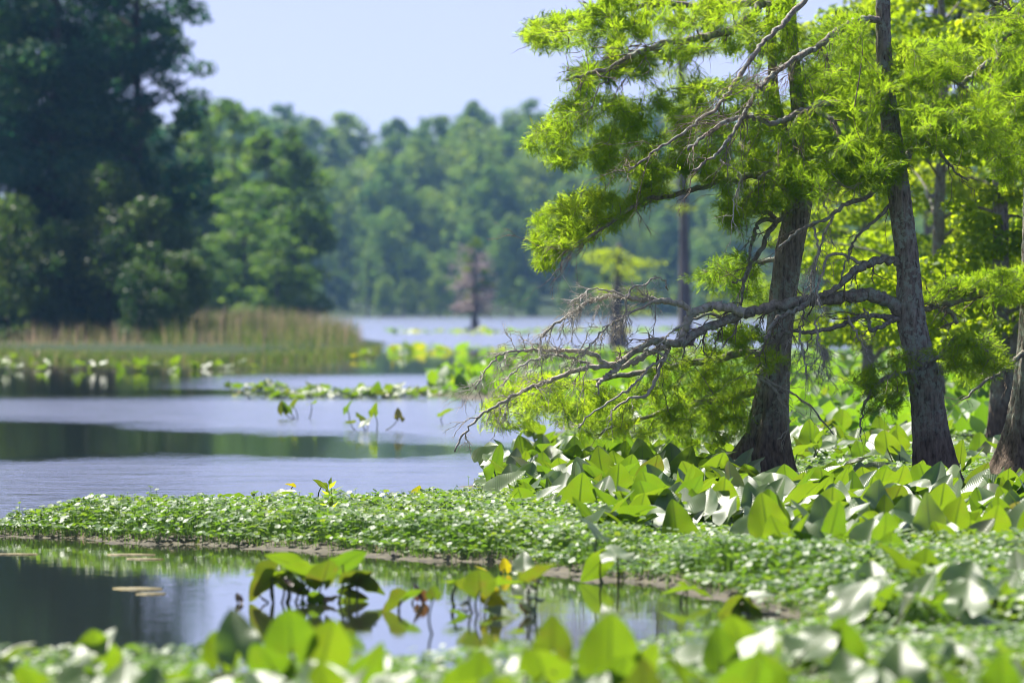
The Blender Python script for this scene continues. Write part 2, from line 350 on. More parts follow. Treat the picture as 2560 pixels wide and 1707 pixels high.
def land_grid(xs, ys, hf, name, mat):
    gx, gy = np.meshgrid(xs, ys); P = np.stack([gx.ravel(), gy.ravel()], -1); z = hf(P)
    V = np.c_[P, z]; nx, ny = len(xs), len(ys)
    i = (np.arange(ny - 1)[:, None] * nx + np.arange(nx - 1)[None]).ravel()
    return link(name, mesh(name, V, [np.stack([i, i + 1, i + nx + 1, i + nx], -1)], mat))
o = land_grid(np.arange(-6, 14, .09), np.r_[np.arange(22, 58, .09), np.geomspace(58, 190, 160)], mud_height, 'mud_bank', M['mud'])
tag(o, 'brown mud bank rimming the pennywort spit and lily bed', 'mud', kind='structure')
MARSH = G([(-900, 806), (0, 812), (250, 820), (480, 826), (660, 822), (800, 812), (868, 800), (850, 785), (800, 771), (700, 757), (640, 748), (-900, 742)])
def marsh_height(P):
    d = edge_dist(MARSH, P) + (vnoise(P, 3., 8) - .5) * 2
    return np.clip(d * .12, -.25, .25)
MARSH2 = np.array([[-200, 330], [-30, 330], [-15.5, 372], [-13.5, 392], [-16, 430], [-60, 470], [-200, 470]], float)
def marsh2_height(P):
    return np.clip((edge_dist(MARSH2, P) + (vnoise(P, 6., 9) - .5) * 4) * .1, -.25, .4)
o = land_grid(np.arange(-70, 4, .6), np.arange(150, 500, 1.5), lambda P: np.maximum(marsh_height(P), marsh2_height(P)), 'marsh_island', M['land'])
tag(o, 'low grassy marsh island on the left of the lake', 'marsh', kind='structure')
def hill_height(P):
    n = (vnoise(P, 60., 11) - .5) * 4
    return np.clip((P[:, 1] - 822 + (vnoise(P, 18., 12) - .5) * 6) * .09, -.5, 14 + n)
o = land_grid(np.arange(-700, 701, 14.), np.r_[np.arange(812, 1010, 7.), np.arange(1010, 3300, 120.)], hill_height, 'far_hillside', M['land'])
tag(o, 'wooded hillside rising beyond the far shore', 'hill', kind='structure')

# ---------------------------------------------------------------- generic background trees
rng = np.random.default_rng(5)
DIA = np.array([[0, -.5, 0], [.36, 0, .06], [0, .5, 0], [-.36, 0, .06]]); DIAF = np.array([[0, 1, 2, 3]])
def crown(seed, h, w, base, nclump, nleaf, leaf, shape, flat=.62, spread=1.0, bright=.5):
    r = np.random.default_rng(seed)
    t = np.sort(r.random(nclump)); z = h * (base + (1 - base) * t)
    prof = {'round': np.sqrt(np.clip(1 - (2 * t - .85) ** 2 / 1.35, .02, 1)), 'cone': (1.04 - t) ** .8, 'flame': np.sin(np.clip(t * .9 + .12, 0, 1) * np.pi) ** .6,
            'tiers': (1.05 - t) ** .5 * (.65 + .35 * np.sin(t * 19))}[shape]
    a = r.random(nclump) * 2 * np.pi; q = np.sqrt(r.random(nclump)) * (w / 2) * prof
    C = np.stack([np.cos(a) * q, np.sin(a) * q, z], -1)
    cr = (w * .17) * r.uniform(.55, 1.3, nclump) * (.55 + .45 * prof) * spread
    k = r.choice(nclump, nleaf, p=cr ** 2 / (cr ** 2).sum())
    d = norm(r.normal(size=(nleaf, 3))); rr = r.uniform(.35, 1.08, nleaf)[:, None] ** .6
    P = C[k] + d * rr * cr[k][:, None] * np.array([1, 1, flat])
    nrm = norm(d * .7 + r.normal(size=(nleaf, 3)) * .55 + np.array([0, 0, .45]))
    dirs = norm(np.cross(nrm, r.normal(size=(nleaf, 3))))
    Mx = frames(dirs, nrm, leaf * r.uniform(.6, 1.35, nleaf))
    tk = np.clip(r.normal(bright, .17, nclump), 0, 1)
    tint = np.clip(tk[k] + r.normal(0, .12, nleaf), 0, 1)
    V, Fq, tt = inst(DIA, DIAF, Mx, P, tint)
    return V, Fq, tt, C, cr
def tree_meshes(name, seed, h, w, base, nclump, nleaf, leaf, shape, lmat, bmat, r0, flat=.62, spread=1., bright=.5, flare=1.4, nlimb=14):
    V, Fq, tt, C, cr = crown(seed, h, w, base, nclump, nleaf, leaf, shape, flat, spread, bright)
    r = np.random.default_rng(seed + 99)
    me = mesh(name + '_crown', V, [Fq], lmat, tint=tt, smooth=False)
    zz = np.linspace(-.3, h * .97, 16); wob = np.cumsum(r.normal(0, w * .006, (16, 2)), axis=0)
    path = np.c_[wob, zz]; rad = r0 * (1 - .93 * (zz / h).clip(0, 1)) * (1 + (flare - 1) * np.exp(-zz.clip(0) / (h * .045)))
    b = MB(); b.add(*tube(path, rad, 12, .04, r))
    for i in np.linspace(2, nclump - 1, min(nlimb, nclump)).astype(int):
        c = C[i]; z0 = max(h * base * .6, c[2] - np.hypot(c[0], c[1]) * r.uniform(.2, .7)); j = np.interp(z0, zz, np.arange(16)); p0 = np.array([np.interp(j, np.arange(16), path[:, k]) for k in range(3)])
        mid = (p0 + c) / 2 + r.normal(0, w * .02, 3) + np.array([0, 0, w * .02])
        b.add(*tube(resample([p0, mid, c], 7), np.linspace(r0 * .3 * (1 - z0 / h * .6), r0 * .05, 7), 6))
    return me, b.mesh(name + '_trunk', bmat)
def place_tree(name, meshes, x, y, z, s, rz, label, cat='tree', group=None, sz=None):
    t = empty(name, (x, y, z), label, cat, group); t.rotation_euler = (0, 0, rz); t.scale = (s, s, sz or s)
    link('crown', meshes[0], t); link('trunk', meshes[1], t); return t

# far wooded shore ----------------------------------------------------------------------------
FAR = [tree_meshes('far_broadleaf', 100 + i, 20, 11 + i % 3, .06, 120, 9000, .58, ['round', 'flame', 'round', 'flame', 'round'][i], M['far_leaf'], M['far_bark'], .32, .75, .85, .5) for i in range(5)]
FARC = [tree_meshes('far_cypress', 140 + i, 18, 6.4, .22, 40, 3800, .55, ['tiers', 'cone', 'tiers'][i], M['far_leaf'], M['far_bark'], .32, .45, .95, .62, 2.0) for i in range(3)]
def FX(u, D): return (u * DS - 1280) / F * D
k = 0
G1 = 'trees of the distant wooded hillside'
for row, (D, n, s0, s1) in enumerate([(829, 48, .18, .34), (838, 22, .42, .66), (848, 20, .6, .85), (868, 20, .75, .95), (905, 22, .85, 1.0), (950, 26, .92, 1.06), (1000, 32, 1.02, 1.13)]):
    for i in range(n):
        u = 300 + (2500 - 300) * (i + .5 + rng.uniform(-.42, .42)) / n
        y = D + rng.uniform(-9, 9); x = FX(u, y); z = float(hill_height(np.array([[x, y]]))[0])
        s = rng.uniform(s0, s1)
        if row == 1 and 700 < u < 1120 and rng.random() < .5: s *= .8
        m_ = FAR[rng.integers(5)] if rng.random() < (.55 if 0 < row < 3 else .85) else FARC[rng.integers(3)]
        place_tree('broadleaf_tree' if m_ in FAR else 'cypress_tree', m_, x, y, z - .2, s, rng.uniform(0, 6.28),
                   'hazy blue green tree in the distant wood beyond the lake', 'tree', G1, s * rng.uniform(.92, 1.1))
        k += 1
# small cypresses standing in the water before the far wood
for u, v_top, D, mi, lab in ((980, 640, 780, 1, 'small bright cypress standing in the water left of the pinkish snag'),
                             (925, 580, 800, 0, 'slim cypress with a tall bare pale trunk before the far wood'),
                             (845, 590, 800, 2, 'narrow pale green cypress farthest left along the distant waterline'),
                             (1175, 600, 700, 0, 'round light green cypress just right of the pinkish snag'),
                             (1330, 610, 560, 2, 'hazy cypress seen below the bright drooping spray'),
                             (1390, 600, 480, 0, 'yellowish hazy cypress behind the dead branch fan'),
                             (1640, 640, 430, 1, 'low hazy cypress right of the tall bare trunk')):
    hgt = (H + (700 - v_top) * DS / F * D)
    place_tree('cypress_tree', FARC[mi], FX(u, D), D, -.1, hgt / 18 * .98, u * .7, lab, 'tree', None)
# pinkish snag
def snag():
    D = 403.; base = PD(1091, 753, D); base[2] = 0
    t = empty('dead_cypress', tuple(base), 'pinkish grey dying cypress standing alone in open water', 'tree')
    r = np.random.default_rng(33); h = 5.6
    zz = np.linspace(-.2, h, 14); b = MB(); b.add(*tube(np.c_[r.normal(0, .03, (14, 2)), zz], .2 * (1.05 - zz / h * .9) * (1 + 1.2 * np.exp(-zz.clip(0) / .35)), 12, .05, r))
    link('trunk', b.mesh('snag_trunk', M['far_bark']), t)
    b = MB()
    for i in range(64):
        z = r.uniform(1.1, h); a = r.uniform(0, 6.28); l = (1.9 - 1.2 * abs(z / h - .55)) * r.uniform(.5, 1.1)
        p0 = np.array([0, 0, z]); d = np.array([math.cos(a), math.sin(a), .05])
        P = resample([p0, p0 + d * l * .5 + [0, 0, .12], p0 + d * l + [0, 0, -.1 + r.normal(0, .12)]], 7); b.add(*tube(P, np.linspace(.06, .018, 7), 5))
        for q in range(9):
            s = P[r.integers(2, 7)]; e = s + norm(r.normal(size=3) + d) * r.uniform(.25, .7) - [0, 0, .1]
            b.add(*tube(np.array([s, (s + e) / 2 + [0, 0, .04], e]), [.032, .024, .012], 4))
    link('limbs', b.mesh('snag_limbs', M['grey_snag']), t)
    V, Fq, tt, C, cr = crown(34, 6.4, 2.6, .3, 22, 1300, .17, 'flame', .5, .8, .5)
    link('crown', mesh('snag_crown', V, [Fq], M['far_leaf'], tint=tt, smooth=False), t)
snag()

# trees on the point, middle left ------------------------------------------------------------
MIDM = [tree_meshes('point_tree', 200 + i, 14, 6.8, .03, 64, 12000, .30, ['flame', 'round', 'tiers'][i], M['mid_leaf'], M['dark_bark'], .26, .6, 1.1, .45) for i in range(3)]
for u, vt, D, mi, sx, lab in ((530, 232, 430, 1, .95, 'tall dark crowned tree rising highest on the point behind the reeds'),
                              (470, 285, 400, 0, 1.0, 'light green tree on the point beside the big dark left tree'),
                              (610, 300, 385, 2, 1.15, 'layered dark tree in the middle of the point'),
                              (668, 300, 380, 0, .95, 'yellow green tipped tree at the right end of the point'),
                              (560, 440, 372, 1, 1.5, 'dark rounded tree with a bright lower bough on the point'),
                              (640, 540, 366, 1, 1.5, 'low spreading dark tree over the reeds at the tip of the point'),
                              (455, 560, 360, 0, 2.0, 'low bushy tree at the left of the point behind the reeds')):
    hgt = H + (700 - vt) * DS / F * D; s = hgt / 14
    t = place_tree('broadleaf_tree', MIDM[mi], FX(u, D), D, .1, s * sx, u, lab, 'tree', None, s)
# big dark trees, left -------------------------------------------------------------------------
LEFT = [tree_meshes('dark_tree', 300 + i, 21, [8.2, 8.2, 6.0][i], .03, [240, 240, 260][i], [56000, 54000, 24000][i], .19, ['flame', 'flame', 'flame'][i], M['dark_leaf'], M['dark_bark'], .34, .6, [.74, .74, .58][i], [.42, .4, .5][i], 1.5, 40) for i in range(3)]
for u, D, mi, s, rz, lab in ((-10, 240, 1, 1.0, 0.4, 'dense dark blue green tree at the far left edge, cut by the frame'),
                             (120, 236, 0, 1.06, 1.9, 'dense dark tall tree second from the left edge'),
                             (225, 243, 1, .98, 3.6, 'tall dark tree just left of the gappy crowned one'),
                             (318, 237, 2, 1.0, 5.2, 'tall dark tree whose gappy crown shows sky at its right side')):
    place_tree('dark_tree', LEFT[mi], FX(u, D), D, .1, s, rz, lab, 'tree')
SHR = [tree_meshes('shore_shrub', 340 + i, 3.6, 3.4, .02, 44, 9500, .11, 'round', M['shrub_leaf'], M['dark_bark'], .07, .7, 1.0, [.4, .55, .3][i]) for i in range(3)]
for u, vt, D, mi, lab in ((20, 470, 230, 0, 'broad green shrub at the foot of the leftmost dark tree'),
                          (140, 520, 229, 2, 'very dark shrub in deep shade behind the tan reeds'),
                          (250, 400, 230, 0, 'tall shade-dark shrub below the tallest dark trees'),
                          (345, 470, 228, 1, 'lighter glinting shrub under the gappy crowned tree'),
                          (418, 590, 226, 1, 'small light green shrub at the right end of the dark trees'),
                          (320, 610, 225, 2, 'low dark shrub right behind the reeds')):
    hgt = H + (700 - vt) * DS / F * D; s = hgt / 3.6
    place_tree('shore_shrub', SHR[mi], FX(u, D), D, .05, s * .8, u, lab, 'shrub', None, s)

# reeds ------------------------------------------------------------------------------------------
def blades(name, P, hgt, width, tint, mat, label, seed, lean=.38):
    r = np.random.default_rng(seed); n = len(P)
    TV = np.array([[-.5, 0, 0], [.5, 0, 0], [.42, .1, .45], [-.42, .1, .45], [.2, .34, .82], [-.2, .34, .82], [0, .55, 1.0]]); TQ = np.array([[0, 1, 2, 3], [3, 2, 4, 5]]); TT = np.array([[5, 4, 6]])
    a = r.uniform(0, 6.28, n); c, s = np.cos(a), np.sin(a); ln = np.abs(r.normal(0, lean, n)); Mx = np.zeros((n, 3, 3))
    Mx[:, 0, 0] = c * width; Mx[:, 1, 0] = s * width; Mx[:, 0, 1] = -s * hgt * ln; Mx[:, 1, 1] = c * hgt * ln; Mx[:, 2, 2] = hgt
    V, Q, tt = inst(TV, TQ, Mx, P, tint); _, T, _ = inst(TV, TT, Mx, P)
    o = link(name, mesh(name, V, [Q, T], mat, tint=tt)); return tag(o, label, 'reeds', kind='stuff')
r = np.random.default_rng(41)
Pg = sample_poly(MARSH[:, :], 60000, r); Pg = Pg[(Pg[:, 0] > -19) & (Pg[:, 0] < 3)]
uu = Pg[:, 0] / Pg[:, 1] * F / DS + 1176; vv = 700 + H * F / Pg[:, 1] / DS
front = edge_dist(MARSH, Pg)
keep = (front > .5) & (vv < 812 + (uu > 560) * 8) & (vv > 768)
Pg, uu, vv = Pg[keep], uu[keep], vv[keep]
clump = vnoise(Pg, 1.6, 15)
hh = (np.interp(uu, [0, 330, 400, 600], [.66, .72, 1.0, 1.15]) + .75 * vnoise(Pg, 1.5, 16) - .15 + r.normal(0, .14, len(Pg)) + (r.random(len(Pg)) < .03) * r.uniform(.1, .6, len(Pg))).clip(.2, 2.1)
hh *= np.where(uu > 620, np.interp(uu, [620, 850], [1.0, .62]), 1); hh *= np.interp(vv, [798, 816], [1.0, .4])
tanv = np.where(uu < 330, .68, np.where(vv < 790, .62, .38)) + (clump - .5) * .8
tint = np.clip(r.normal(tanv, .16), 0, 1)
sel = r.random(len(Pg)) < .8
o = blades('reed_bed', np.c_[Pg, np.full(len(Pg), .05)][sel], hh[sel], r.uniform(.015, .035, sel.sum()), tint[sel], M['reed'], 'tan and green reeds growing along the marsh island', 42)
# low green waterside growth in front of the reeds
Pl = sample_poly(G([(-60, 806), (-60, 824), (300, 832), (520, 832), (700, 828), (860, 815), (880, 800), (700, 808), (450, 812)]), 20000, r)
o = blades('marsh_grass', np.c_[Pl, np.zeros(len(Pl))], r.uniform(.06, .26, len(Pl)), r.uniform(.02, .05, len(Pl)), np.clip(r.normal(.30, .2, len(Pl)), 0, 1), M['reed'], 'short bright green grass in front of the reeds', 43, .5)

# ---------------------------------------------------------------- foreground cypress builder
def trunk_mesh(rows, D, base, mat, seed, flute=.10, zcut=-.25):
    rows = np.asarray(rows, float); r = np.random.default_rng(seed)
    v = np.linspace(rows[:, 0].max(), rows[:, 0].min(), 130)
    o_ = np.argsort(rows[:, 0]); sc = D / F * DS
    c = np.interp(v, rows[o_, 0], rows[o_, 1]); hw = np.interp(v, rows[o_, 0], rows[o_, 2])
    ker = np.ones(7) / 7; pad = lambda a: np.convolve(np.pad(a, 3, 'edge'), ker, 'valid')
    c, hw = pad(c), pad(hw)
    P = np.array([PD(a, b, D) for a, b in zip(c, v)])
    seg = 56; a = np.linspace(0, 2 * np.pi, seg, endpoint=False)
    zrel = np.clip(P[:, 2], 0, 9)[:, None]
    amp = flute * (.35 + 1.0 * np.exp(-zrel / .55))
    ph = r.uniform(0, 6.28, 4)
    tw = zrel * .25
    fl = .55 * np.sin(7 * a[None] + ph[0] + tw) + .4 * np.sin(11 * a[None] + ph[1] - tw * 1.5) + .35 * np.sin(3 * a[None] + ph[2] + tw * .5)
    rr = (hw * sc)[:, None] * (1 + amp * fl - amp * .2) + r.normal(0, .003, (len(v), seg))
    V = np.stack([P[:, 0:1] + rr * np.cos(a), P[:, 1:2] + rr * np.sin(a), np.repeat(P[:, 2:3], seg, 1)], -1).reshape(-1, 3)
    i = np.arange(len(v) - 1)[:, None] * seg; j = np.arange(seg)[None]; k_ = (j + 1) % seg
    Q = np.stack([i + j, i + k_, i + seg + k_, i + seg + j], -1).reshape(-1, 4)
    return mesh('trunk', V - base, [Q], mat)

# one feathery spray of a bald cypress: rachis and two rows of leaflets, unit length along y
def spray_template(n=5):
    V, Q = [], []
    def quad(p, d, l, w):
        d = np.array(d, float); s = np.cross(d, [0, 0, 1.]); s /= np.linalg.norm(s); k0 = len(V)
        V.extend([p, p + d * l * .5 + s * w * .5, p + d * l, p + d * l * .5 - s * w * .5]); Q.append([k0, k0 + 1, k0 + 2, k0 + 3])
    quad(np.array([0, 0, 0.]), (0, 1, -.04), 1.0, .045)
    for i in range(n):
        t = .08 + .84 * i / (n - 1); l = .26 * math.sin(math.pi * (t * .70 + .24)) ** .8
        for s in (-1, 1):
            quad(np.array([0, t, -.05 * t * t]), (s * .62, .78, .14), l, .062)
    return np.array(V), np.array(Q)
SPV, SPF = spray_template()

class Net:
    def __init__(s): s.P = []; s.T = []
    def add(s, path): s.P.append(np.asarray(path))
def grow(net, targets, r, sag=.06):
    """reach every target from the nearest node of what has already grown -> (n,6,3) twig paths"""
    nodes = np.concatenate(net.P); cap = len(nodes) + len(targets) * 4
    buf = np.zeros((cap, 3)); buf[:len(nodes)] = nodes; n = len(nodes)
    d0 = np.array([((nodes - t) ** 2).sum(1).min() for t in targets]); out = []
    for t in targets[np.argsort(d0)]:
        dd = buf[:n] - t; q = buf[(dd ** 2).sum(1).argmin()].copy()
        L = np.linalg.norm(t - q) + 1e-6
        s = np.linspace(0, 1, 6)[:, None]; path = q + (t - q) * s
        path += np.sin(s * np.pi) * (r.normal(0, .09, 3) * L + np.array([0, 0, .10 * L])) + np.r_[np.zeros((1, 3)), r.normal(0, .018 * L + .002, (4, 3)), np.zeros((1, 3))]
        out.append(path); buf[n:n + 4] = path[2:6]; n += 4
    return np.array(out)
def twig_mesh(paths, r0, r1, sides=4):
    n, m, _ = paths.shape; t = norm(np.gradient(paths, axis=1)); x = norm(np.cross(t, np.array([.2, .5, .84]))); y = np.cross(t, x)
    a = np.arange(sides) * 2 * np.pi / sides; rad = np.linspace(0, 1, m)[None] * (r1 - r0)[:, None] + r0[:, None]
    V = paths[:, :, None] + rad[..., None, None] * (np.cos(a)[None, None, :, None] * x[:, :, None] + np.sin(a)[None, None, :, None] * y[:, :, None])
    i = np.arange(m - 1)[:, None] * sides; j = np.arange(sides)[None]; k_ = (j + 1) % sides
    Q = np.stack([i + j, i + k_, i + sides + k_, i + sides + j], -1).reshape(-1, 4)
    return V.reshape(-1, 3), (Q[None] + (np.arange(n) * m * sides)[:, None, None]).reshape(-1, 4)
def sprays(paths, per, r, lo, hi, tmean, t0=.2, lift=.06):
    n = len(paths); k_ = np.repeat(np.arange(n), per); N_ = len(k_)
    t = r.uniform(t0, 1.0, N_) * 5 * .9999; i = t.astype(int); f = (t - i)[:, None]
    P = paths[k_, i] * (1 - f) + paths[k_, i + 1] * f; tan = norm(paths[k_, i + 1] - paths[k_, i])
    rnd = r.normal(size=(N_, 3)) * np.array([1, 1, .35])
    d = norm(tan * .9 + rnd * .5 + np.array([0, 0, 1]) * r.normal(lift, .30, N_)[:, None])
    P = P + r.normal(size=(N_, 3)) * np.array([.032, .032, .018])
    nrm = norm(np.array([0, 0, 1.]) + r.normal(0, .42, (N_, 3)))
    s = r.uniform(lo, hi, N_)
    tint = np.clip(r.normal(tmean, .17, N_) + r.normal(0, .12, n)[k_], 0, 1)
    V, Q, tt = inst(SPV, SPF, frames(d, nrm, s), P, tint)
    return V, Q, tt
def ramify(path, r0, r, n, length, depth, droop, out, spread=1.0, t0=.2):
    """bare side twigs, recursive"""
    path = np.asarray(path)
    for i in range(n):
        t = r.uniform(t0, 1); j = min(int(t * (len(path) - 1)), len(path) - 2); p = path[j]; tan = norm(path[j + 1] - path[j])
        d = norm(tan * 1.0 + r.normal(size=3) * np.array([.5, .7, .5]) * spread + np.array([0, 0, -droop]))
        l = length * r.uniform(.45, 1.15); s = np.linspace(0, 1, 6)[:, None]
        q = p + d * l * s + np.array([0, 0, -droop * .5]) * l * s ** 2 + np.r_[np.zeros((1, 3)), r.normal(0, .035 * l, (5, 3))]
        out.append((q, r0, r0 * .45))
        if depth > 1: ramify(q, r0 * .62, r, max(2, n // 3), length * .55, depth - 1, droop, out, spread, .25)

def limb_path(pts, D0, D1, n=None, wob=0., r=None):
    """pts: photo pixels (2560 wide); the limb runs from distance D0 at its root to D1 at its tip"""
    pts = np.asarray(pts, float); s = np.r_[0, np.cumsum(np.hypot(*np.diff(pts, axis=0).T))]; s /= s[-1]
    P = np.array([PX(a, b, D0 + (D1 - D0) * q) for (a, b), q in zip(pts, s)])
    n = n or max(10, len(pts) * 5)
    return resample(P, n)

def build_cypress(label, name, base, D, rows, limbs, pads, seed, extra_trunks=(), dead=(), streams=(), buttress=None):
    """limbs: (pixel points, width px at root, width px at tip, D0, D1, material); pads: (polygon, n twigs, depth spread, D, tint, sprays per twig)"""
    r = np.random.default_rng(seed)
    t = empty(name, tuple(base), label, 'tree')
    tr = link('trunk', trunk_mesh(rows, D, base, M['bark'], seed), t)
    if buttress is not None:
        b = MB(); P = np.array([PD(u, v, D - .05) for u, v, _ in buttress]); b.add(*tube(resample(P, 14), np.interp(np.linspace(0, 1, 14), np.linspace(0, 1, len(buttress)), [q[2] * D / F * DS for q in buttress]), 16, .05, r))
        link('buttress', b.mesh('buttress', M['bark'], base), t)
    net = Net(); bare = []
    for rows2 in extra_trunks:
        P = np.array([PD(u, v, D + .1) for v, u, _ in rows2]); b = MB(); Q = resample(P, 40)
        b.add(*tube(Q, np.interp(np.linspace(0, 1, 40), np.linspace(0, 1, len(rows2)), [q[2] * D / F * DS for q in rows2]), 14, .03, r)); link('leader', b.mesh('leader', M['bark'], base), t); net.add(Q[::2])
    for pts, w0, w1, D0, D1, mk in limbs:
        P = limb_path(pts, D0 + DSH, D1 + DSH); nn_ = len(P); P = P + np.r_[np.zeros((1, 3)), np.cumsum(r.normal(0, .004, (nn_ - 1, 3)), axis=0) * .5 + r.normal(0, .007, (nn_ - 1, 3))]
        rad = np.linspace(w0, w1, nn_) * .5 * D / F * (1 + r.normal(0, .09, nn_))
        b = MB(); b.add(*tube(P, rad, 10, .035, r)); lm = link('limb', b.mesh('limb', M[mk], base), t); net.add(P)
        tw = []; ln = np.linalg.norm(np.diff(P, axis=0), axis=1).sum()
        ramify(P, max(.0028, rad[-1] * .55), r, int(3 + ln * 4), .34, 2, .12, tw, 1., .2)
        if len(net.P) in streams: ramify(P, max(.004, rad[-1] * .55), r, int(2 + ln * 3), .62, 3, .10, tw, .6, .15)
        pa = np.array([q[0] for q in tw]); V, Q = twig_mesh(pa, np.array([q[1] for q in tw]), np.array([q[2] for q in tw]) * .6)
        stuff_part('twigs', mesh('twigs', V - base, [Q], M['dead_wood' if mk == 'dead_wood' else 'twig']), lm)
    for pts, w0, w1, D0, D1, ntw, ltw in dead:
        P = limb_path(pts, D0 + DSH, D1 + DSH); nn_ = len(P); P = P + np.r_[np.zeros((1, 3)), np.cumsum(r.normal(0, .004, (nn_ - 1, 3)), axis=0) * .5 + r.normal(0, .007, (nn_ - 1, 3))]
        rad = np.linspace(w0, w1, nn_) * .5 * D / F * (1 + r.normal(0, .09, nn_))
        b = MB(); b.add(*tube(P, rad, 9, .04, r)); lm = link('dead_branch', b.mesh('dead_branch', M['dead_wood'], base), t)
        if ntw:
            tw = []; ramify(P, max(.0028, rad[-1] * .75), r, max(2, int(ntw * 1.1)), ltw, 3, .16, tw, 1.05, .15)
            pa = np.array([q[0] for q in tw]); V, Q = twig_mesh(pa, np.array([q[1] for q in tw]), np.array([q[2] for q in tw]) * .6)
            stuff_part('twigs', mesh('twigs', V - base, [Q], M['dead_wood']), lm)
    for poly, n, ds, Dp, tm, per in pads:
        S = sample_poly(poly, n, r)
        T = np.array([PD(u, v, Dp + DSH + r.normal(0, ds)) for u, v in S])
        pa = grow(net, T, r)
        L = np.linalg.norm(pa[:, -1] - pa[:, 0], axis=1)
        V, Q = twig_mesh(pa, .0028 + .0035 * np.clip(L, 0, 1.2), np.full(len(pa), .0016))
        tw = stuff_part('twigs', mesh('twigs', V - base, [Q], M['twig']), t)
        # foliage hangs on the outer reach of each twig
        keep = np.clip(L, .0, .55) / np.maximum(L, 1e-3)
        short = pa[:, -1:] + (pa - pa[:, -1:]) * 1.0
        s = np.linspace(0, 1, 6)[None] * keep[:, None] + (1 - keep[:, None])
        idx = s * 5 * .9999; i = idx.astype(int); f = (idx - i)[..., None]; ar = np.arange(len(pa))[:, None]
        outer = pa[ar, i] * (1 - f) + pa[ar, i + 1] * f
        V, Q, tt = sprays(outer, int(per * 2.3), r, .042, .092, tm, .0, .10)
        link('foliage', mesh('foliage', V - base, [Q], M['cypress_leaf'], tint=tt, smooth=False), t)
        net.add(pa[:, 3:].reshape(-1, 3))
    return t

# ---- cypress in the middle (leaning right) with most of the left foliage
DSH = -2.6                        # the stand of three cypresses, moved as one
DA = 54.6 + DSH; bA = np.array([*(PD(1762, 1125, DA)[:2]), 0.0])
rowsA = [(1170, 1764, 104), (1135, 1762, 90), (1115, 1762, 80), (1095, 1762, 73), (1040, 1757, 60), (1000, 1762, 50), (900, 1773, 39), (800, 1786, 31), (700, 1796, 31), (600, 1808, 32), (500, 1828, 32), (450, 1842, 27), (400, 1850, 24),
         (300, 1842, 20), (200, 1828, 15), (100, 1819, 12.5), (0, 1816, 11), (-200, 1812, 9), (-500, 1808, 6)]
limbsA = [
    ([(1906, 5), (1860, 55), (1797, 84), (1716, 103), (1661, 112), (1607, 128), (1566, 147), (1525, 169), (1470, 185), (1420, 200)], 26, 7, 54.4, 53.0, 'limb_bark'),
    ([(1960, 20), (1880, 8), (1780, 20), (1660, 10), (1540, 30), (1430, 45), (1340, 75)], 22, 6, 54.6, 54.0, 'limb_bark'),
    ([(1998, 509), (1947, 553), (1923, 580), (1906, 614), (1876, 658), (1862, 699), (1855, 767)], 17, 6, 54.5, 54.1, 'limb_bark'),
    ([(1947, 553), (1930, 551), (1903, 553), (1886, 590), (1874, 640), (1872, 665), (1845, 702), (1828, 706)], 12, 5, 54.4, 54.0, 'limb_bark'),
    ([(1940, 548), (1924, 536), (1905, 531), (1865, 532)], 14, 5, 54.5, 54.2, 'limb_bark'),
    ([(1990, 480), (1900, 440), (1800, 455), (1700, 480), (1600, 500), (1540, 540), (1460, 590), (1400, 630)], 20, 5, 54.5, 53.3, 'limb_bark'),
    ([(1930, 900), (1870, 880), (1800, 890), (1700, 910), (1600, 930), (1450, 960), (1300, 1000), (1240, 1040)], 22, 5, 54.5, 54.6, 'limb_bark'),
    ([(1925, 960), (1860, 985), (1780, 1000), (1680, 1020), (1580, 1050), (1480, 1080)], 22, 5, 54.6, 54.9, 'limb_bark'),
    ([(1935, 860), (1850, 830), (1790, 790), (1740, 800), (1690, 830)], 14, 4, 54.5, 54.2, 'limb_bark'),
    ([(1960, 640), (1900, 660), (1830, 690), (1760, 680)], 14, 4, 54.7, 55.2, 'limb_bark'),
]
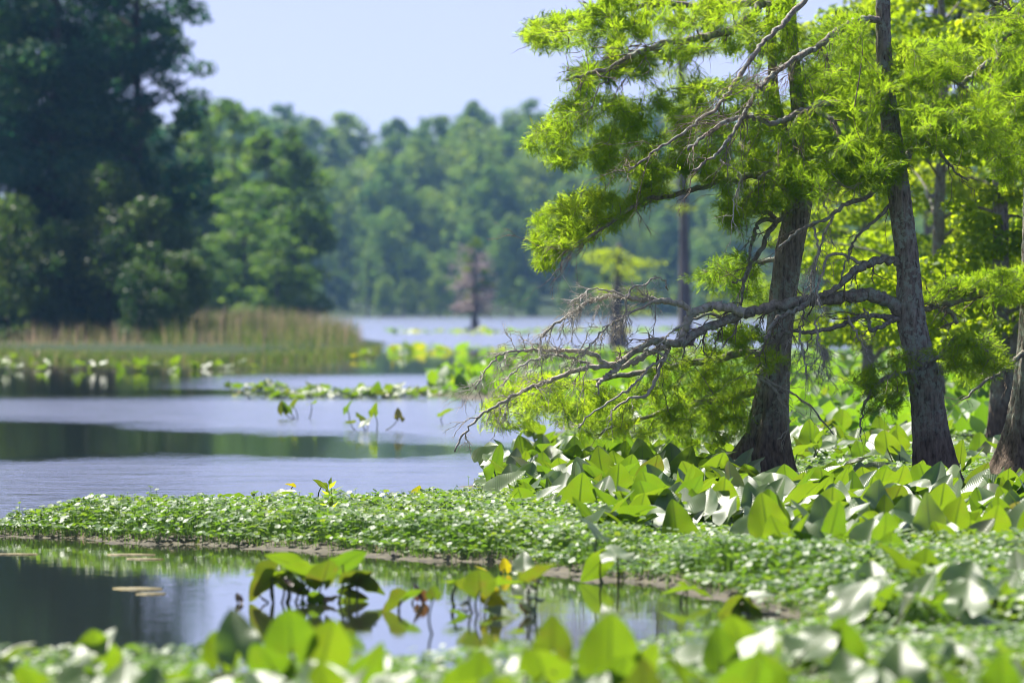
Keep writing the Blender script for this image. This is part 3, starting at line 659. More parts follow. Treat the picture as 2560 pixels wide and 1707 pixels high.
padsA = [
    ([(1188, 85), (1230, 42), (1330, 28), (1400, -10), (1830, -20), (1830, 60), (1600, 62), (1450, 95), (1400, 128), (1330, 108), (1250, 128)], 330, .55, 54.2, .55, 30),
    ([(1278, 188), (1320, 152), (1420, 132), (1500, 120), (1590, 100), (1640, 110), (1560, 140), (1480, 175), (1400, 192), (1330, 204)], 130, .4, 53.9, .55, 26),
    ([(1190, 330), (1290, 228), (1340, 215), (1480, 226), (1560, 196), (1650, 188), (1750, 184), (1800, 200), (1800, 400), (1640, 425), (1560, 400), (1480, 432), (1400, 412), (1330, 388), (1260, 388), (1225, 350)], 560, .7, 54.2, .52, 30),
    ([(1205, 558), (1240, 490), (1330, 440), (1430, 452), (1500, 420), (1570, 430), (1450, 490), (1400, 540), (1330, 555), (1248, 625)], 210, .4, 54.0, .66, 30),
    ([(1630, 480), (1660, 430), (1850, 400), (1870, 440), (1790, 490), (1700, 512), (1680, 540)], 110, .5, 54.2, .5, 26),
    ([(1560, 640), (1620, 600), (1730, 580), (1755, 690), (1660, 690)], 60, .5, 55.1, .28, 22),
    ([(1095, 985), (1130, 912), (1170, 872), (1300, 855), (1420, 905), (1500, 850), (1560, 800), (1640, 795), (1800, 800), (1828, 832), (1750, 870), (1700, 955), (1750, 990), (1600, 1000), (1450, 1010), (1330, 1000), (1240, 968), (1180, 1000)], 390, .75, 54.5, .62, 28),
    ([(1610, 770), (1720, 745), (1765, 770), (1700, 795)], 36, .3, 54.0, .55, 24),
    ([(1460, 980), (1640, 950), (1740, 930), (1740, 1010), (1600, 1030), (1480, 1030)], 70, .5, 54.9, .5, 24),
    ([(1600, 60), (1830, 50), (1835, 175), (1740, 150), (1650, 120)], 120, .6, 54.6, .5, 26),
    ([(1820, 170), (1990, 120), (2000, 240), (1900, 250), (1830, 300)], 130, .8, 54.9, .45, 26),
]
build_cypress('cypress with dark leaning trunk and flared foot, bearing the bright sprays over the lake', 'cypress_tree', bA, DA, rowsA, limbsA, padsA, 71, streams=(2, 7),
    extra_trunks=[[(420, 1848, 16), (330, 1808, 13), (220, 1779, 11), (120, 1773, 10), (0, 1768, 9), (-200, 1762, 7)]],
    dead=[([(1900, 945), (1935, 975), (1960, 1010), (1975, 1060), (1950, 1095)], 8, 3, 54.0, 53.9, 9, .25), ([(1890, 935), (1990, 990), (2040, 1030), (2080, 1080)], 7, 3, 54.0, 54.1, 8, .25)],
    buttress=[(1740, 985, 16), (1715, 1030, 24), (1698, 1065, 30), (1690, 1120, 36), (1682, 1160, 44)])

# ---- lichen-spotted cypress (right) with the long low limbs
DB = 53.3 + DSH; bB = np.array([*(PD(2155, 1118, DB)[:2]), 0.0])
rowsB = [(1180, 2158, 88), (1140, 2157, 74), (1110, 2155, 60), (1050, 2147, 49), (1000, 2139, 42), (900, 2128, 37.5), (850, 2119, 37), (800, 2108, 34), (750, 2095, 34), (700, 2088, 33), (650, 2090, 27), (600, 2085, 26), (500, 2072, 27), (400, 2060, 25),
         (300, 2047, 22), (200, 2035, 20), (100, 2029, 17), (0, 2028, 16), (-200, 2025, 14), (-500, 2020, 9)]
limbsB = [
    ([(2262, 790), (2219, 750), (2185, 740), (2134, 740), (2083, 745), (2032, 750), (1964, 760), (1913, 767), (1862, 784), (1811, 804), (1760, 825), (1732, 844), (1698, 863), (1664, 854), (1630, 858), (1596, 875), (1562, 902), (1545, 914)], 38, 13, 53.3, 52.4, 'limb_bark'),
    ([(2262, 660), (2202, 651), (2168, 665), (2134, 682), (2117, 706), (2083, 730), (2042, 750), (2005, 774), (1964, 794), (1937, 818), (1923, 855)], 22, 10, 53.3, 52.7, 'limb_bark'),
    ([(2170, 664), (2127, 648), (2093, 633), (2073, 645), (2059, 679), (2046, 723), (2052, 770)], 9, 5, 53.2, 52.6, 'dead_wood'),
    ([(2270, 795), (2226, 791), (2168, 787), (2134, 794), (2100, 808), (2032, 825), (1981, 821), (1937, 835)], 15, 8, 53.3, 52.9, 'limb_bark'),
    ([(2275, 790), (2229, 804), (2200, 822), (2178, 828), (2174, 815), (2173, 801), (2161, 777)], 15, 7, 53.3, 53.0, 'limb_bark'),
    ([(2240, 425), (2219, 440), (2168, 495), (2117, 512), (2083, 539), (2032, 563), (1991, 587), (1950, 624)], 15, 5, 53.2, 52.3, 'limb_bark'),
    ([(2250, 490), (2226, 509), (2185, 549), (2134, 594), (2117, 631), (2095, 690)], 11, 4, 53.3, 53.0, 'limb_bark'),
    ([(2215, 52), (2190, 49), (2165, 45), (2138, 48), (2097, 68), (2056, 101), (2002, 131), (1961, 161), (1920, 196), (1887, 231), (1865, 267), (1852, 294), (1838, 313), (1811, 354), (1784, 387), (1729, 425)], 20, 6, 53.3, 51.9, 'limb_bark'),
    ([(2225, 260), (2195, 256), (2151, 250), (2111, 256), (2056, 261), (2029, 272), (1974, 291), (1920, 308), (1893, 297), (1865, 289), (1825, 300), (1784, 319), (1743, 349), (1716, 370)], 22, 7, 53.2, 52.0, 'limb_bark'),
    ([(2026, -10), (1974, 49), (1930, 90), (1887, 136), (1865, 174), (1825, 231), (1797, 267), (1743, 305), (1688, 349), (1634, 381), (1599, 411), (1580, 425)], 15, 5, 53.3, 51.9, 'limb_bark'),
    ([(2029, 272), (2060, 285), (2085, 310), (2090, 340), (2078, 350)], 17, 8, 53.2, 53.0, 'limb_bark'),
    ([(2000, 290), (1985, 330), (1985, 380), (1940, 420), (1900, 450)], 14, 5, 53.0, 52.9, 'limb_bark'),
    ([(2262, 405), (2278, 380), (2296, 357), (2315, 313), (2337, 261)], 22, 9, 53.3, 53.6, 'limb_bark'),
    ([(2290, 357), (2328, 362), (2356, 389), (2383, 425), (2420, 450)], 14, 4, 53.4, 53.7, 'limb_bark'),
    ([(2240, 230), (2290, 200), (2340, 205), (2370, 195), (2420, 215)], 14, 5, 53.3, 53.8, 'limb_bark'),
    ([(2310, 905), (2350, 890), (2400, 850), (2440, 860), (2480, 900), (2490, 960)], 13, 5, 53.2, 52.9, 'limb_bark'),
    ([(2280, 930), (2230, 940), (2190, 970), (2160, 1020), (2150, 1080)], 13, 4, 53.1, 52.6, 'limb_bark'),
]
deadB = [
    ([(1552, 913), (1494, 916), (1460, 919), (1409, 936), (1368, 953), (1324, 970), (1273, 997), (1239, 1014), (1205, 1035), (1171, 1069), (1154, 1089), (1130, 1126)], 15, 4, 52.4, 51.9, 16, .32),
    ([(1550, 913), (1511, 908), (1494, 892), (1460, 882), (1409, 878), (1341, 878), (1290, 882), (1239, 895), (1205, 936), (1180, 975)], 13, 3, 52.4, 51.8, 20, .30),
    ([(1494, 915), (1455, 905), (1410, 892), (1370, 890), (1320, 905), (1280, 925), (1250, 960)], 8, 3, 52.4, 51.6, 14, .28),
    ([(1550, 914), (1528, 933), (1511, 946), (1491, 970)], 14, 9, 52.4, 52.2, 2, .08),
    ([(1675, 866), (1640, 876), (1596, 903), (1552, 921)], 16, 13, 52.7, 52.5, 3, .15),
    ([(1862, 782), (1828, 770), (1794, 767), (1760, 771), (1733, 783), (1719, 805), (1708, 835), (1700, 862)], 24, 18, 52.7, 52.6, 4, .15),
    ([(1725, 785), (1719, 770), (1692, 759), (1651, 754), (1624, 751), (1597, 752), (1569, 746), (1540, 742), (1501, 746), (1460, 759), (1433, 778), (1392, 803), (1365, 825), (1338, 849)], 17, 4, 52.6, 52.0, 24, .30),
    ([(1569, 746), (1583, 721), (1610, 710), (1637, 691), (1665, 697), (1673, 716)], 6, 3, 52.2, 52.4, 7, .16),
    ([(1640, 753), (1600, 770), (1561, 789), (1528, 810), (1488, 850), (1460, 890)], 8, 3, 52.4, 52.0, 18, .28),
    ([(1597, 752), (1540, 730), (1490, 722), (1450, 740), (1420, 760)], 6, 3, 52.3, 51.9, 14, .24),
    ([(1565, 748), (1562, 790), (1555, 830), (1570, 860)], 6, 3, 52.3, 52.2, 14, .2),
    ([(1719, 805), (1680, 830), (1660, 850), (1640, 868)], 6, 3, 52.5, 52.3, 4, .12),
    ([(1540, 895), (1650, 880), (1668, 893), (1640, 905), (1600, 950), (1555, 985), (1500, 1020), (1470, 1045), (1452, 1068)], 8, 4, 52.6, 52.2, 8, .16),
    ([(1672, 870), (1655, 905), (1640, 950), (1615, 985), (1570, 1000), (1530, 1025), (1523, 1055)], 12, 4, 52.7, 52.3, 6, .16),
    ([(2040, 800), (2046, 850), (2060, 900), (2070, 940)], 6, 3, 52.8, 52.7, 16, .3),
    ([(2000, 815), (2000, 850), (2012, 900), (2020, 950)], 6, 3, 52.8, 52.6, 14, .28),
    ([(2120, 790), (2140, 830), (2165, 870), (2180, 910)], 6, 3, 53.0, 52.9, 12, .22),
    ([(2032, 565), (2045, 620), (2030, 680), (2020, 740)], 6, 3, 52.8, 52.8, 14, .28),
    ([(2083, 540), (2060, 590), (2040, 650), (2032, 720)], 6, 3, 52.9, 52.7, 10, .22),
    ([(2180, 440), (2120, 470), (2075, 455), (2060, 520)], 6, 3, 53.0, 52.7, 16, .3),
    ([(1800, 400), (1850, 440), (1835, 500), (1830, 560)], 5, 3, 52.8, 52.5, 10, .22),
]
padsB = [
    ([(1800, 290), (1880, 250), (1930, 330), (2010, 300), (2040, 360), (2040, 430), (1950, 440), (1860, 460), (1780, 400)], 240, .7, 53.4, .42, 28),
    ([(1900, 240), (2030, 140), (2040, 260), (1980, 300)], 110, .7, 53.5, .45, 26),
    ([(2050, 110), (2100, 95), (2170, 95), (2235, 110), (2230, 170), (2140, 200), (2060, 230)], 190, .7, 53.7, .5, 28),
    ([(2060, 250), (2140, 230), (2220, 240), (2260, 300), (2200, 350), (2090, 350)], 190, .8, 53.5, .42, 28),
    ([(1960, 330), (2060, 310), (2090, 390), (2040, 450), (1990, 420)], 80, .4, 52.8, .42, 24),
    ([(1950, 880), (2010, 840), (2070, 800), (2100, 830), (2080, 900), (2060, 960), (2000, 950)], 62, .5, 52.9, .55, 22),
    ([(2140, 800), (2200, 765), (2270, 785), (2330, 840), (2260, 870), (2170, 855)], 75, .6, 53.2, .55, 24),
    ([(1850, 80), (1960, 20), (2010, 30), (1980, 110), (1880, 150)], 90, .8, 53.9, .4, 26),
]
build_cypress('lichen-spotted cypress with long bare low limbs reaching left, second trunk from the right edge', 'cypress_tree', bB, DB, rowsB, limbsB, padsB, 72, dead=deadB, streams=(8, 9, 10, 12))

# ---- cypress at the right edge
DC = 55.6 + DSH; bC = np.array([*(PD(2352, 1100, DC)[:2]), 0.0])
rowsC = [(1165, 2334, 124), (1135, 2338, 108), (1098, 2340, 88), (1050, 2348, 68), (1000, 2354, 54), (900, 2364, 41), (800, 2372, 37), (700, 2380, 37), (500, 2382, 33), (380, 2380, 29), (200, 2388, 24), (0, 2400, 20), (-300, 2405, 14)]
limbsC = [
    ([(2610, 715), (2559, 716), (2491, 716), (2440, 733), (2389, 750), (2311, 771)], 34, 12, 55.6, 54.6, 'limb_bark'),
    ([(2500, 718), (2460, 715), (2420, 725), (2380, 740), (2352, 765), (2330, 760)], 14, 6, 55.3, 54.6, 'limb_bark'),
    ([(2350, 771), (2372, 780), (2393, 808)], 14, 10, 54.9, 54.7, 'limb_bark'),
    ([(2600, 430), (2560, 381), (2554, 346), (2519, 313), (2465, 327), (2429, 343), (2390, 345)], 30, 6, 55.6, 54.8, 'limb_bark'),
    ([(2620, 40), (2560, 44), (2505, 14), (2465, -5)], 20, 12, 55.6, 55.0, 'limb_bark'),
    ([(2600, 30), (2557, 49), (2527, 76), (2492, 101), (2492, 147), (2478, 144), (2451, 169), (2410, 207)], 24, 9, 55.6, 54.6, 'limb_bark'),
    ([(2560, 880), (2500, 930), (2450, 960), (2400, 1000)], 14, 4, 55.5, 54.8, 'limb_bark'),
]
padsC = [
    ([(2230, 200), (2352, 150), (2420, 180), (2420, 330), (2260, 340), (2220, 300)], 230, .8, 55.2, .42, 28),
    ([(2240, 60), (2352, 10), (2420, 0), (2420, 160), (2300, 170)], 130, .9, 55.6, .45, 26),
    ([(2130, 700), (2180, 640), (2352, 620), (2420, 640), (2420, 700), (2250, 690)], 170, .7, 55.4, .42, 28),
    ([(2180, 800), (2260, 770), (2310, 800), (2290, 860), (2240, 890), (2190, 880)], 60, .5, 56.6, .5, 24),
    ([(2240, 340), (2352, 330), (2420, 350), (2400, 420), (2300, 430)], 90, .6, 55.0, .45, 26),
]
build_cypress('cypress with a broad fluted foot cut off by the right edge of the frame', 'cypress_tree', bC, DC, rowsC, limbsC, padsC, 73)

# ---- softer cypresses behind, right
BACK = [tree_meshes('back_cypress', 400 + i, 9.5, 5.4, .13, 95, 26000, .105, ['tiers', 'flame', 'tiers'][i], M['back_cypress_leaf'], M['bark'], .14, .38, .62, [.55, .62, .5][i], 1.6, 40) for i in range(3)]
for u, D, mi, s, rz, lab in ((2300, 68, 0, .92, .3, 'yellow green cypress blurred just behind the right edge trunk'),
                             (2150, 82, 1, .9, 2.2, 'yellow green cypress blurred behind the lichen-spotted trunk'),
                             (1990, 97, 2, .78, 4.0, 'lighter cypress blurred in the gap between the two main trunks'),
                             (2330, 92, 1, 1.05, 5.0, 'tall dense cypress at the back of the right edge stand'),
                             (2210, 118, 0, 1.2, 1.2, 'tall cypress farthest back behind the right stand'),
                             (1900, 128, 1, .72, 3.1, 'low yellow green cypress beyond the leaning trunk')):
    place_tree('cypress_tree', BACK[mi], FX(u, D), D, 0, s, rz, lab, 'tree')
def bare_cypress(u0, vb, hw, D, vtop, label, seed, lean=0, pads=True, foot=2.0):
    b0 = np.array([*(PD(u0, vb, D)[:2]), 0.]); r = np.random.default_rng(seed); t = empty('cypress_tree', tuple(b0), label, 'tree')
    h = H + (700 - vtop) * DS / F * D; zz = np.linspace(-.2, h, 22); r0 = hw * DS / F * D
    path = np.c_[lean * zz / h + np.cumsum(r.normal(0, .012, 22)), np.cumsum(r.normal(0, .02, 22)), zz]
    b = MB(); b.add(*tube(path, r0 * (1 - .6 * zz.clip(0) / h) * (1 + (foot - 1) * np.exp(-zz.clip(0) / .7)), 18, .04, r)); link('trunk', b.mesh('trunk', M['far_bark']), t)
    if pads:
        b = MB(); C = []
        for i in range(16):
            z = h * r.uniform(.3, 1.0); a = r.uniform(0, 6.28); l = r.uniform(.7, 1.9) * (1.2 - .6 * z / h); p0 = np.array([np.interp(z, zz, path[:, 0]), np.interp(z, zz, path[:, 1]), z]); e = p0 + [math.cos(a) * l, math.sin(a) * l, r.normal(0, .15)]
            b.add(*tube(resample([p0, (p0 + e) / 2 + [0, 0, .1], e], 7), np.linspace(.035, .01, 7), 6)); C.append(e); C.append((p0 + 2 * e) / 3)
        link('limbs', b.mesh('limbs', M['far_bark']), t)
        C = np.array(C); n = 2600; k_ = r.integers(0, len(C), n); P = C[k_] + r.normal(size=(n, 3)) * [.38, .38, .09]; nr = norm(r.normal(size=(n, 3)) * .5 + [0, 0, 1]); d = norm(np.cross(nr, r.normal(size=(n, 3))))
        V, Q, tt = inst(DIA, DIAF, frames(d, nr, r.uniform(.08, .16, n)), P, np.clip(r.normal(.55, .15, n), 0, 1)); link('crown', mesh('crown', V, [Q], M['back_cypress_leaf'], tint=tt, smooth=False), t)
bare_cypress(1576, 800, 13, 222, -260, 'tall bare grey trunk standing in open water behind the dead limbs', 501, -.35)
bare_cypress(1419, 795, 15, 232, 560, 'short dark cypress with a swollen foot in open water behind the dead fan', 502, .1, True, 1.7)
bare_cypress(2078, 830, 11, 171, -300, 'slim bare trunk seen against the sky right of the lichen-spotted one', 503, .4)
bare_cypress(2128, 830, 15, 165, -300, 'thick bare trunk seen against the sky, right of the slim bare one', 504, .3)
bare_cypress(1690, 790, 8, 250, 620, 'small cypress in open water right of the tall bare trunk', 505, 0)

# ---------------------------------------------------------------- broad pond lily leaves
def leaf_mesh(name, mat, fold, curl, wave, ph, asym, rows=22, cols=6, edge=.0, notch=.34):
    tt = np.r_[np.linspace(-.30, 0, 7)[:-1], np.linspace(0, .70, rows - 6)]; V, UV, F4 = [], [], []
    for side in (-1, 1):
        k0 = len(V)
        for t in tt:
            if t >= 0: wo = .37 * max(0, 1 - (t / .70) ** 1.55) ** .80; wi = 0
            else: wo = .36 * max(0, 1 - (-t / .315) ** 2.6) ** .5; wi = min(-t * notch, wo)
            wo *= (1 + asym * side)
            for j in range(cols + 1):
                x = wi + (wo - wi) * j / cols; q = x / .36
                z = fold * (math.sqrt(x * x + .0064) - .08) * 1.15 + curl * t * abs(t) - edge * q ** 3 * .1 + wave * math.sin(9 * t + ph + side * 1.1) * q * q + wave * .4 * math.sin(17 * t + 2 * ph) * q ** 3
                V.append((side * x, t, z)); UV.append((side * x, t))
        for i in range(len(tt) - 1):
            for j in range(cols):
                a = k0 + i * (cols + 1) + j; f = [a, a + 1, a + cols + 2, a + cols + 1]
                F4.append(f if side > 0 else f[::-1])
    V = np.array(V); F4 = np.array(F4)
    # one sheet: weld the two halves along the midrib
    key = np.round(V * 1e5).astype(int); _, first, inv = np.unique(key, axis=0, return_index=True, return_inverse=True); inv = inv.ravel()
    V2 = V[first]; F4 = inv[F4]
    ok = np.array([len(set(f)) for f in F4]); q = F4[ok == 4]; tri = np.array([list(dict.fromkeys(f)) for f in F4[ok == 3]]).reshape(-1, 3)
    return mesh(name, V2, [q, tri], mat, uv=np.array(UV)[first])
rl = np.random.default_rng(61)
SHAPES = [(.28, -.12, .030, 0, .03), (.45, .10, .022, 1.3, -.04), (.12, -.30, .035, 2.1, .05), (.60, -.05, .028, 3.3, 0), (.20, .22, .038, 4.0, -.05), (.35, -.45, .03, 5.1, .04), (.08, .05, .045, .7, .02), (.52, -.25, .035, 2.8, -.03)]
LEAF = {k_: [leaf_mesh('leaf_' + k_, M[k_], *s, edge=rl.uniform(-.2, .6)) for s in [(a_, b_, c_ * 1.5, d_, e_) for a_, b_, c_, d_, e_ in SHAPES]] for k_ in ('lily_leaf', 'old_leaf', 'yellow_leaf', 'brown_leaf')}
PAD = [leaf_mesh('floating_pad', M[k_], .02, .0, .012, 1., .0, edge=.1) for k_ in ('lily_leaf', 'old_leaf')]
sp = np.linspace(0, 1, 9); STALK = []
for i in range(3):
    b = MB(); b.add(*tube(np.c_[.05 * np.sin(sp * 3.0 + i) - .05 * math.sin(i), .04 * np.sin(sp * 2.2 + 2 * i) - .04 * math.sin(2 * i), sp], np.full(9, 1.0) * 0 + .0001, 7)); STALK.append(None)
def stalk_mesh(i):
    cx = .06 * np.sin(sp * math.pi) * [1, -1, .3][i]; cyy = .05 * np.sin(sp * math.pi) * [.2, 1, -1][i]
    b = MB(); V, Q, T = tube(np.c_[cx, cyy, sp], np.linspace(.017, .011, 9), 8); b.add(V, Q, T); return b.mesh('stalk', M['stalk'])
STALK = [stalk_mesh(i) for i in range(3)]
def add_leaf(parent, bx, by, tx, ty, tz, az, pitch, roll, size, me, stalk=True, z0=-.03, thick=1.0):
    """bx,by: foot of the stalk; tx,ty,tz: where leaf joins it (all relative to the plant)"""
    l = link('leaf', me, parent, (tx, ty, tz)); l.rotation_euler = (Matrix.Rotation(az, 3, 'Z') @ Matrix.Rotation(pitch, 3, 'X') @ Matrix.Rotation(roll, 3, 'Y')).to_euler(); l.scale = (size, size, size)
    if stalk:
        s = link('stalk', STALK[int(abs(tx * 1000)) % 3], parent, (bx, by, z0)); d = Vector((tx - bx, ty - by, tz - z0)); L = d.length
        s.rotation_euler = d.to_track_quat('Z', 'Y').to_euler(); s.scale = (.5 * thick, .5 * thick, L)
    return l
def lily(x, y, n, label, group, r, hmin=.22, hmax=.48, size=(.24, .36), spread=.22, mix=(.955, .042, .003, 0), back=.42, name='pond_lily', pit=(44, 17), stalk=True):
    t = empty(name, (x, y, 0.02), label, 'water plant', group)
    for i in range(n):
        a = r.uniform(0, 6.28); s = spread * math.sqrt(r.random()); tx, ty = math.cos(a) * s, math.sin(a) * s; tz = r.uniform(hmin, hmax)
        bk = r.random() < back
        az = math.pi + r.normal(0, .8) if bk else -.5 + r.normal(0, .7)
        p = math.radians(np.clip(r.normal(pit[0] + (2 if bk else -10), pit[1]), -5, 82)); ro = r.normal(0, .28)
        k_ = ('lily_leaf', 'old_leaf', 'yellow_leaf', 'brown_leaf')[r.choice(4, p=np.array(mix) / sum(mix))]
        add_leaf(t, tx * .45 + r.normal(0, .03), ty * .45, tx, ty, tz, az, p, ro, r.uniform(*size), LEAF[k_][r.integers(8)], stalk)
    return t
def spaced(poly, n, mind, r, tries=60, w=None):
    out = []
    for P in sample_poly(poly, n * tries, r):
        if all((P[0] - q[0]) ** 2 + ((P[1] - q[1])) ** 2 > mind ** 2 for q in out):
            if w is None or r.random() < w(P): out.append(P)
            if len(out) >= n: break
    return out
r = np.random.default_rng(77)
TR = [bA[:2], bB[:2], bC[:2]]
def free(P): return 0.0 if min(np.hypot(*(P - q)) for q in TR) < .45 or any(abs(P[0] - q[0]) < .40 and q[1] - 4.2 < P[1] < q[1] for q in TR) else 1.0
# dense bed in front of the trunks
BED = G([(1230, 1215), (1330, 1285), (1480, 1285), (1560, 1262), (1700, 1285), (1850, 1325), (2000, 1335), (2200, 1340), (2440, 1350), (2440, 1150), (2200, 1160), (1900, 1150), (1700, 1130), (1500, 1105), (1300, 1100), (1160, 1110), (1150, 1140)])
for P in spaced(BED, 180, .25, r, 60, free):
    lily(P[0], P[1], int(r.integers(5, 8)), 'broad green lily clump in the dense bed before the trunks', 'lily clumps of the dense bed before the trunks', r, .05, .24, (.28, .42), .30)
BED2 = G([(1180, 1070), (1300, 1095), (1500, 1100), (1700, 1105), (1900, 1120), (2200, 1130), (2440, 1110), (2440, 1020), (2000, 1030), (1850, 1020), (1600, 1020), (1330, 1010), (1260, 1030)])
for P in spaced(BED2, 46, .45, r, 60, free):
    lily(P[0], P[1], int(r.integers(3, 6)), 'broad green lily clump in the band level with and just behind the trunks', 'lily clumps around and behind the trunk feet', r, .08, .28, (.28, .40), .36)
# near bed along the bottom of the frame
NEAR = G([(-40, 1625), (-40, 1850), (2400, 1850), (2400, 1580), (1850, 1580), (1500, 1600), (1000, 1610), (500, 1625)])
for P in spaced(NEAR, 52, .34, r, 80):
    lily(P[0], P[1], int(r.integers(2, 5)), 'out of focus lily clump along the bottom edge of the picture', 'blurred lily clumps along the bottom edge', r, .04, .2, (.22, .34), .22, (.95, .05, .0, 0), .5)
MIDR = G([(1900, 1500), (2400, 1500), (2400, 1390), (2050, 1390), (1880, 1430)])
for P in spaced(MIDR, 20, .36, r, 60):
    lily(P[0], P[1], int(r.integers(1, 4)), 'low lily clump scattered on the pennywort right of the pond', 'scattered lily clumps right of the pond', r, .08, .2, (.24, .36), .18, (.87, .12, .01, 0))
# far bed: beyond what can be counted one by one
def lowleaf():
    t = np.array([-.3, 0, .3, .7]); wv = np.array([.12, .36, .30, .0]); V = []
    for a, b in zip(t, wv): V += [(-b, a, .15 * b - .1 * a * a), (0, a, -.1 * a * a), (b, a, .15 * b - .1 * a * a)]
    Q = []
    for i in range(3):
        for j in range(2): q = i * 3 + j; Q.append([q, q + 1, q + 4, q + 3])
    return np.array(V), np.array(Q)
LV, LQ = lowleaf()
def leaf_mass(P, z0, z1, s0, s1, r, pitm=40, tmean=.35, back=.55):
    n = len(P); az = np.where(r.random(n) < back, np.pi, 0) + r.normal(0, .9, n); pt = np.radians(np.clip(r.normal(pitm, 18, n), -5, 80))
    d = np.stack([-np.sin(az) * np.cos(pt), np.cos(az) * np.cos(pt), np.sin(pt)], -1); nr = np.stack([np.sin(az) * np.sin(pt), -np.cos(az) * np.sin(pt), np.cos(pt)], -1) + r.normal(0, .2, (n, 3))
    return inst(LV, LQ, frames(d, nr, r.uniform(s0, s1, n)), np.c_[P, r.uniform(z0, z1, n)], np.clip(r.normal(tmean, .2, n), 0, 1))
FB = G([(1310, 1000), (1330, 960), (1180, 918), (1020, 912), (980, 900), (1030, 882), (1150, 858), (1400, 845), (1880, 840), (2590, 840), (2640, 1015), (2000, 1025), (1600, 1015)])
Pf = sample_poly(FB, 10500, r); V, Q, tt = leaf_mass(Pf, .08, .42, .22, .36, r)
o = link('lily_bed', mesh('lily_bed', V, [Q], M['far_pad'], tint=tt)); tag(o, 'thick bed of broad lily leaves stretching back behind the trunks', 'lily bed', kind='stuff')

# ---------------------------------------------------------------- pennywort mat
def mat_points(poly, dens, r, edge=.05):
    poly = np.asarray(poly); A = .5 * abs(np.dot(poly[:, 0], np.roll(poly[:, 1], 1)) - np.dot(poly[:, 1], np.roll(poly[:, 0], 1)))
    P = sample_poly(poly, int(A * dens), r); P = P + r.normal(0, .16, P.shape) * (dens > 600); d = edge_dist(SPIT, P) + (vnoise(P, .55, 3) - .5) * .5 + (vnoise(P, .16, 4) - .5) * .3; k_ = (d > edge) | ((d > .0) & (r.random(len(P)) < .22)); k_ &= (vnoise(P, .42, 31) > .2) | (r.random(len(P)) < .3); return P[k_], d[k_]
def disk(n=7):
    a = np.linspace(0.25, 2 * np.pi - .05, n); V = np.r_[[[0, 0, -.14]], np.stack([np.cos(a), np.sin(a), .12 * np.sin(3 * a)], -1)]
    return V, np.stack([np.zeros(n - 1, int), np.arange(1, n), np.arange(2, n + 1)], -1)
KV, KT = disk()
r = np.random.default_rng(88)
regions = [(G([(-160, 1214), (0, 1218), (130, 1211), (300, 1203), (600, 1198), (1000, 1189), (1060, 1186), (1105, 1165), (1140, 1105), (1300, 1105), (1420, 1333), (1300, 1314), (1150, 1297), (1000, 1287), (880, 1274), (700, 1260), (500, 1255), (330, 1248), (0, 1231), (-160, 1222)]), 1250),
           (G([(1300, 1105), (2720, 1105), (2720, 1290), (1420, 1333)]), 620),
           (G([(1420, 1333), (2720, 1290), (2720, 1480), (1850, 1475), (1862, 1440), (1830, 1408), (1750, 1388), (1650, 1368), (1550, 1348)]), 1100),
           (G([(-300, 1566), (400, 1578), (1000, 1573), (1500, 1548), (1850, 1482), (2720, 1480), (2800, 1800), (-400, 1800)]), 900),
           (G([(1310, 1000), (2720, 960), (2720, 1105), (1140, 1105), (1200, 1060)]), 300),
           (FB, 55)]
PV, PQ, PT_, nv = [], [], [], 0; ST = []
for gi, (poly, dens) in enumerate(regions):
    P, d = mat_points(poly, dens, r, .06 if gi != 3 else -9)
    if gi in (3,): d = np.full(len(P), .8)
    hz = np.clip((d - .10) / .40, .15, 1) ** .6 * (.10 + .14 * vnoise(P, .6, 21) + .07 * vnoise(P, .15, 22))
    if gi == 3: hz *= .6
    if gi in (1, 4, 5): hz *= .5
    lay = 1 - np.abs(r.normal(0, .28, len(P))); z = .03 + hz * lay.clip(.15, 1.05)
    tall = r.random(len(P)) < .006; z[tall] += r.uniform(.02, .07, tall.sum())
    n = len(P); nr = norm(np.c_[r.normal(0, .34, n), r.normal(-.03, .34, n), np.ones(n)]); dr = norm(np.cross(nr, r.normal(size=(n, 3))))
    sz = r.uniform(.013, .027, n) * (1.0 if gi < 4 else 1.6)
    V, T, tt = inst(KV, KT, frames(dr, nr, sz), np.c_[P, z], np.clip(.1 + .45 * vnoise(P, .35, 23) + .3 * vnoise(P, 1.3, 24) + r.normal(0, .17, n), 0, 1))
    PV.append(V); PQ.append(T + nv); PT_.append(tt); nv += len(V)
    if gi in (0, 2):
        s = (d < .9) | tall; ST.append((P[s], z[s]))
sv_, sq = [], []; SP = np.concatenate([s[0] for s in ST]); SZ = np.concatenate([s[1] for s in ST]); n = len(SP)
tl = r.normal(0, .02, (n, 2)); w_ = .0022
quad = np.stack([np.c_[SP + tl - [w_, 0], np.zeros(n)], np.c_[SP + tl + [w_, 0], np.zeros(n)], np.c_[SP + [w_ * .7, 0], SZ], np.c_[SP - [w_ * .7, 0], SZ]], 1)
qi = (np.arange(n)[:, None] * 4 + np.arange(4)[None]) + nv
V = np.concatenate(PV + [quad.reshape(-1, 3)]); tt = np.concatenate(PT_ + [np.full(n * 4, .35)])
o = link('pennywort_mat', mesh('pennywort_mat', V, [np.concatenate(PQ), qi], M['pennywort'], tint=tt)); tag(o, 'low glossy mat of small round pennywort leaves', 'ground cover', kind='stuff')
